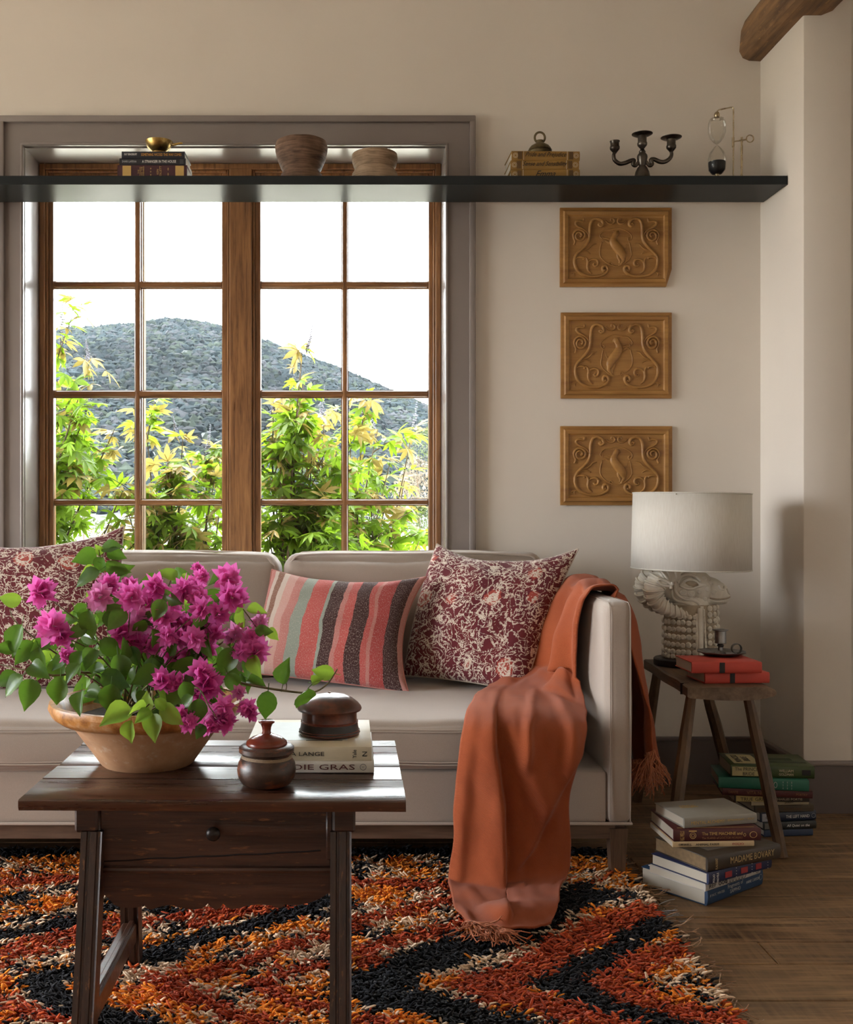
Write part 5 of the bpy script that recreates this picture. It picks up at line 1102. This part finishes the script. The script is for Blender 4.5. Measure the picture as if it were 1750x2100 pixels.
for k in range(3): b.tube([((.0515-.0006*k)*math.cos(a),(.0515-.0006*k)*math.sin(a),.0575+.0019*k+.001*math.sin(2*a)) for a in np.linspace(0,2*PI,49)[:-1]],.0012,5,closed=True)
b.tube([(.048,-.018,.062),(.052,-.016,.066),(.0535,-.014,.07)],.0016,5); b.build('cord',M['cord'],r)
l=MB().lathe([(.041,.081),(.0425,.085),(.041,.090),(.032,.097),(.018,.103),(.010,.106),(0,.106)],40).build('lid',M['redlac'],r)
MB().lathe([(.0085,.104),(.0095,.107),(.0085,.110),(.0095,.118),(.0125,.125),(.0165,.128),(.017,.131),(.014,.133),(0,.1335)],28).build('knob',M['redlac'],l)
# ------------------------------------------------------------------ bougainvillea in an earthenware bowl
t=NT('worn_terracotta'); v=t.coord('Object'); n=t.noise(v,9,6,.65); n2=t.noise(v,45,4,.7); n3=t.noise(t.coord('Object',(1,1,5)),6,4)
c=t.ramp(n.outputs['Fac'],[(.3,(.36,.175,.085)),(.55,(.50,.275,.145)),(.75,(.58,.37,.23))]); c=t.mix(t.ramp(n2.outputs['Fac'],[(.56,(0,0,0)),(.72,(.6,.6,.6))]),c,(.62,.48,.36)); c=t.mix(t.ramp(n3.outputs['Fac'],[(.5,(0,0,0)),(.75,(.5,.5,.5))]),c,(.27,.14,.075)); t.bump(n2.outputs['Fac'],.3,.002); M['terra']=t.fin(c,.72,0,.3)
t=NT('ochre_glaze_rim'); v=t.coord('Object'); n=t.noise(v,24,5,.7); c=t.ramp(n.outputs['Fac'],[(.35,(.22,.075,.02)),(.52,(.48,.21,.055)),(.72,(.62,.40,.24))]); t.bump(n.outputs['Fac'],.2,.002); M['glz']=t.fin(c,.35,0,.5)
M['soil']=plain('potting_soil',(.03,.02,.013),.95,.5,60,bump=.8,bs=90)
PC=Vector((-.453,2.41-CAM_D,TT)); plant=thing('potted_bougainvillea','wide terracotta bowl planted with magenta bougainvillea on the coffee table','potted plant',PC)
wob(b:=MB().lathe([(0,0),(.098,0),(.103,.004),(.128,.040),(.158,.080),(.176,.100),(.184,.108),(.178,.112),(.150,.085),(.10,.04),(0,.03)],72),.0018,14).build('bowl',M['terra'],plant)
wob(b:=MB().lathe([(.176,.098),(.192,.101),(.208,.113),(.216,.130),(.2135,.142),(.204,.143),(.192,.130),(.180,.110)],72,close=False),.0018,14).build('glazed_rim',M['glz'],plant)
wob(b:=MB().lathe([(0,.100),(.08,.104),(.165,.103),(.176,.100)],48),.006,40).build('soil',M['soil'],plant)
M['bleaf']=leafmat('bougainvillea_leaf',(.022,.062,.016),(.085,.165,.030),(.17,.36,.03),.28,.38)
M['bnew']=leafmat('bougainvillea_young_leaf',(.12,.26,.035),(.24,.40,.06),(.40,.62,.06),.38,.38)
M['bract']=leafmat('magenta_bract',(.58,.06,.36),(.82,.23,.58),(.92,.20,.60),.42,.6,60)
M['bract2']=leafmat('pale_pink_bract',(.66,.22,.48),(.86,.42,.66),(.92,.36,.70),.42,.6,60)
M['bstem']=plain('bougainvillea_stem',(.14,.11,.045),.7,.3,40)
def leafm(seed,mat):
    rg=random.Random(seed); prof=[(0,.10),(.06,.55),(.18,.86),(.34,1.0),(.52,.90),(.70,.62),(.85,.28),(1.0,.015)]; vs=[];fs=[]
    cup_=rg.uniform(.2,.75); curl=rg.uniform(-.25,.35)
    for (s,w) in prof:
        z=-curl*(s-.3)**2*.9
        for q in (-1,-.5,0,.5,1): wv=.03*math.sin(s*11+q*2+seed); vs.append((s-.02*(1-abs(q))*0,q*w*.345,z+cup_*abs(q*w)**1.3*.40+wv*abs(q)))
    for i in range(7):
        for k in range(4): a=i*5+k; fs.append((a,a+5,a+6,a+1))
    b=MB().add(vs,fs); b.tube([(-.28,0,.03),(-.1,0,.01),(.02,0,0)],.014,4,cap=False); o=b.build('t',mat,sharp=0); me=o.data; bpy.data.objects.remove(o); return me
LM=[leafm(i,M['bleaf']) for i in range(6)]; LN=[leafm(i+20,M['bnew']) for i in range(4)]
def flowerm(seed,mat):
    rg=random.Random(seed); b=MB(); nb=40
    for k in range(nb):
        f=(k+.5)/nb; th=math.acos(1-1.75*f); ph=k*2.39996
        d=Vector((math.sin(th)*math.cos(ph),math.sin(th)*math.sin(ph),math.cos(th)))
        L=rg.uniform(.62,1.0); W=L*rg.uniform(.24,.36); pr=[(0,.25),(.25,.85),(.5,1),(.75,.62),(1,.02)]; vs=[];fs=[]
        for (s,w) in pr:
            z=.30*L*(s-.15)**2; vs += [(L*s,-W*w,z+.12*W),(L*s,0,z),(L*s,W*w,z+.12*W)]
        for i in range(4): a=3*i; fs += [(a,a+3,a+4,a+1),(a+1,a+4,a+5,a+2)]
        q=(d+Vector((rg.gauss(0,.15),rg.gauss(0,.15),rg.gauss(0,.15)))).to_track_quat('X','Z').to_matrix().to_4x4()
        b.add(vs,fs,True,q@Matrix.Rotation(rg.uniform(-.9,.9),4,'X')@Matrix.Translation((.12,0,0)))
    o=b.build('t',mat,sharp=0); me=o.data; bpy.data.objects.remove(o); return me
FM=[flowerm(i,M['bract']) for i in range(4)]+[flowerm(i+11,M['bract2']) for i in range(2)]
rg=random.Random(12)
stems=MB()
def stem(pts,r0=.0032,r1=.0012,n=5):
    pp=cr(pts,n); m=len(pp); stems.tube([q-PC for q in pp],[lerp(r0,r1,k/(m-1)) for k in range(m)],6)
def leaf_at(px,py,d,size,ang,new=False,tilt=.5):
    me=rg.choice(LN if new else LM); s=size*d/FPX; a=math.radians(ang)
    tdir=Vector((math.cos(a),rg.gauss(-.15,.4),math.sin(a))).normalized(); nn=Vector((rg.gauss(0,tilt*1.3),-1,rg.gauss(.45,tilt*1.3)))
    nn=(nn-tdir*nn.dot(tdir)).normalized(); yy=nn.cross(tdir); Mx=Matrix((tdir,yy,nn)).transposed().to_4x4()
    c=P(px,py,d)-tdir*s*.45; dupe(me,'leaf',plant,Matrix.Translation(c-PC)@Mx@Matrix.Diagonal((s,s,s,1)))
    return c
LV=[(35,1312,66,262,2.3,0),(22,1228,44,170,2.32,1),(50,1337,55,245,2.33,0),(70,1330,45,250,2.36,1),(120,1415,60,262,2.22,0),(58,1422,62,258,2.25,0),(28,1405,55,235,2.27,0),(10,1330,40,190,2.3,0),(85,1350,50,275,2.3,0),(15,1395,50,200,2.3,0),(80,1375,52,330,2.25,0),(165,1360,55,255,2.25,0),(165,1440,50,268,2.17,0),(150,1380,45,230,2.22,0),(118,1375,50,300,2.3,0),(185,1280,62,275,2.28,0),(180,1185,56,205,2.36,0),(210,1240,52,20,2.34,0),(240,1270,52,225,2.28,0),(185,1350,48,265,2.24,0),(250,1335,50,80,2.28,0),(245,1370,58,280,2.22,0),(235,1395,60,335,2.2,0),(225,1430,64,265,2.18,0),(200,1380,46,210,2.22,0),(300,1385,60,215,2.26,0),(325,1250,46,250,2.25,0),(275,1345,44,300,2.3,0),(250,1170,50,30,2.42,0),(370,1182,50,15,2.45,0),(345,1178,44,160,2.44,1),(305,1195,48,195,2.42,0),(385,1195,44,340,2.42,1),(330,1225,44,170,2.4,0),(435,1225,50,190,2.4,0),(490,1235,48,60,2.38,1),(445,1190,36,200,2.4,0),(405,1250,46,20,2.34,0),(500,1270,42,280,2.38,1),(525,1255,40,345,2.38,1),(560,1300,32,315,2.35,1),(540,1295,36,350,2.33,0),(465,1355,60,255,2.3,0),(525,1365,48,300,2.3,1),(395,1400,54,235,2.2,0),(335,1400,40,200,2.2,0),(380,1420,50,275,2.16,0),(402,1460,58,262,2.12,0),(385,1440,40,240,2.12,0),(410,1500,34,255,2.1,0),(585,1378,52,88,2.36,0),(547,1445,58,268,2.33,0),(620,1428,66,238,2.31,0),(525,1398,44,350,2.36,0),(478,1400,46,300,2.3,0),(450,1385,36,330,2.32,0),(665,1378,44,170,2.4,1),(650,1395,30,20,2.36,1),
 (240,1467,66,208,2.1,1),(268,1500,48,262,2.09,1),(314,1490,56,285,2.09,1),(352,1465,58,318,2.09,1),(282,1456,46,190,2.08,1),(302,1440,40,95,2.1,1),(330,1445,34,320,2.09,1),(295,1470,40,215,2.08,1),
 (175,1142,52,200,2.42,0),(228,1122,46,12,2.42,0),(238,1138,40,345,2.42,0),(207,1158,44,250,2.40,0),(240,1165,52,340,2.4,0),(178,1178,46,235,2.4,1),(200,1128,26,110,2.42,1),(190,1225,40,200,2.36,1),(165,1255,42,215,2.36,0),(215,1215,40,330,2.36,0)]
for (px,py,s,a,d,nw) in LV: leaf_at(px,py,d,s*1.08,a+rg.gauss(0,6),bool(nw),.35)
for k in range(175):
    a=rg.uniform(0,2*PI); q=rg.random()**.5; px=305+235*q*math.cos(a); py=1345+105*q*math.sin(a)*(1 if math.sin(a)>0 else 1.15)
    d=rg.uniform(2.28,2.62)
    if py>1420 : d=rg.uniform(2.2,2.4)
    leaf_at(px,py,d,rg.uniform(34,60),rg.uniform(180,360),rg.random()<.12,.6)
FLW=[(85,1215,30),(105,1285,35),(125,1303,26),(225,1200,22),(205,1225,28),(235,1235,24),(270,1225,30),(300,1240,28),(285,1275,30),(250,1260,25),(320,1205,28),(345,1230,28),(335,1265,28),(380,1212,30),(398,1203,24),(415,1182,18),(405,1164,12),(468,1188,30),(476,1225,31),(360,1275,30),(385,1285,30),(400,1310,25),(430,1275,28),(450,1260,25),(415,1250,25),(275,1315,30),(250,1300,28),(305,1325,28),(355,1340,28),(390,1345,25),(420,1325,25),(335,1397,26),(368,1402,22),(415,1380,28),(425,1405,33),(408,1425,24),(482,1302,24),(502,1322,28),(528,1335,28),(515,1308,22),(532,1275,18),(495,1337,22),(375,1467,22),(388,1482,20),(440,1468,25),(458,1450,25),(428,1490,22),(462,1480,25),(490,1420,15),(508,1450,20),(516,1466,15),(138,1345,18),(215,1190,15),(310,1300,25),(370,1310,22),(345,1305,22),(265,1205,22),(410,1225,24),(440,1300,24)]
for i,(px,py,rp) in enumerate(FLW):
    d=2.10+.02*rg.random() if py>1440 and px<400 else (2.16 if py>1430 else (2.2 if py>1370 else rg.uniform(2.26,2.42)))
    if px<150: d=2.28
    c=P(px,py,d); s=rp*d/FPX*1.18; me=FM[i%4] if i%4 else rg.choice(FM)
    dirv=Vector((rg.gauss(0,.5),-1,rg.gauss(.3,.5))).normalized()
    dupe(me,'flower_head',plant,Matrix.Translation(c-PC)@dirv.to_track_quat('Z','Y').to_matrix().to_4x4()@Matrix.Rotation(rg.uniform(0,6),4,'Z')@Matrix.Scale(s,4))
    if i%2==0:
        b0=PC+Vector((rg.uniform(-.06,.06),rg.uniform(-.06,.06),.10)); stem([b0,lerp(b0,c,.5)+Vector((0,0,.04)),c],.0024,.001)
B0=PC+Vector((0,0,.10))
stem([B0,P(300,1330,2.4),P(238,1260,2.4),P(215,1190,2.41),P(203,1128,2.42)]); stem([B0+Vector((-.04,0,0)),P(200,1385,2.32),P(110,1385,2.28),P(40,1372,2.28),P(-10,1360,2.3)])
stem([B0+Vector((.05,0,.01)),P(430,1385,2.36),P(500,1402,2.34),P(580,1416,2.33),P(640,1420,2.34),P(672,1402,2.38),P(692,1372,2.4)],.0036,.0014); stem([P(586,1418,2.33),P(588,1405,2.35),P(584,1395,2.36)],.0012,.001)
stem([B0+Vector((0,-.05,0)),P(310,1420,2.2),P(312,1435,2.12),P(300,1450,2.09)]); stem([B0,P(60,1300,2.32),P(20,1250,2.32)],.0026,.001); stem([B0,P(430,1250,2.4),P(470,1230,2.4),P(495,1245,2.38),P(535,1300,2.35)],.0026,.001)
stem([B0,P(330,1260,2.44),P(350,1190,2.45)],.0026,.001); stem([B0+Vector((.03,-.05,0)),P(395,1410,2.18),P(430,1450,2.14),P(445,1475,2.14)],.0022,.001)
stems.build('stems',M['bstem'],plant,sharp=0)
bpy.context.view_layer.update()
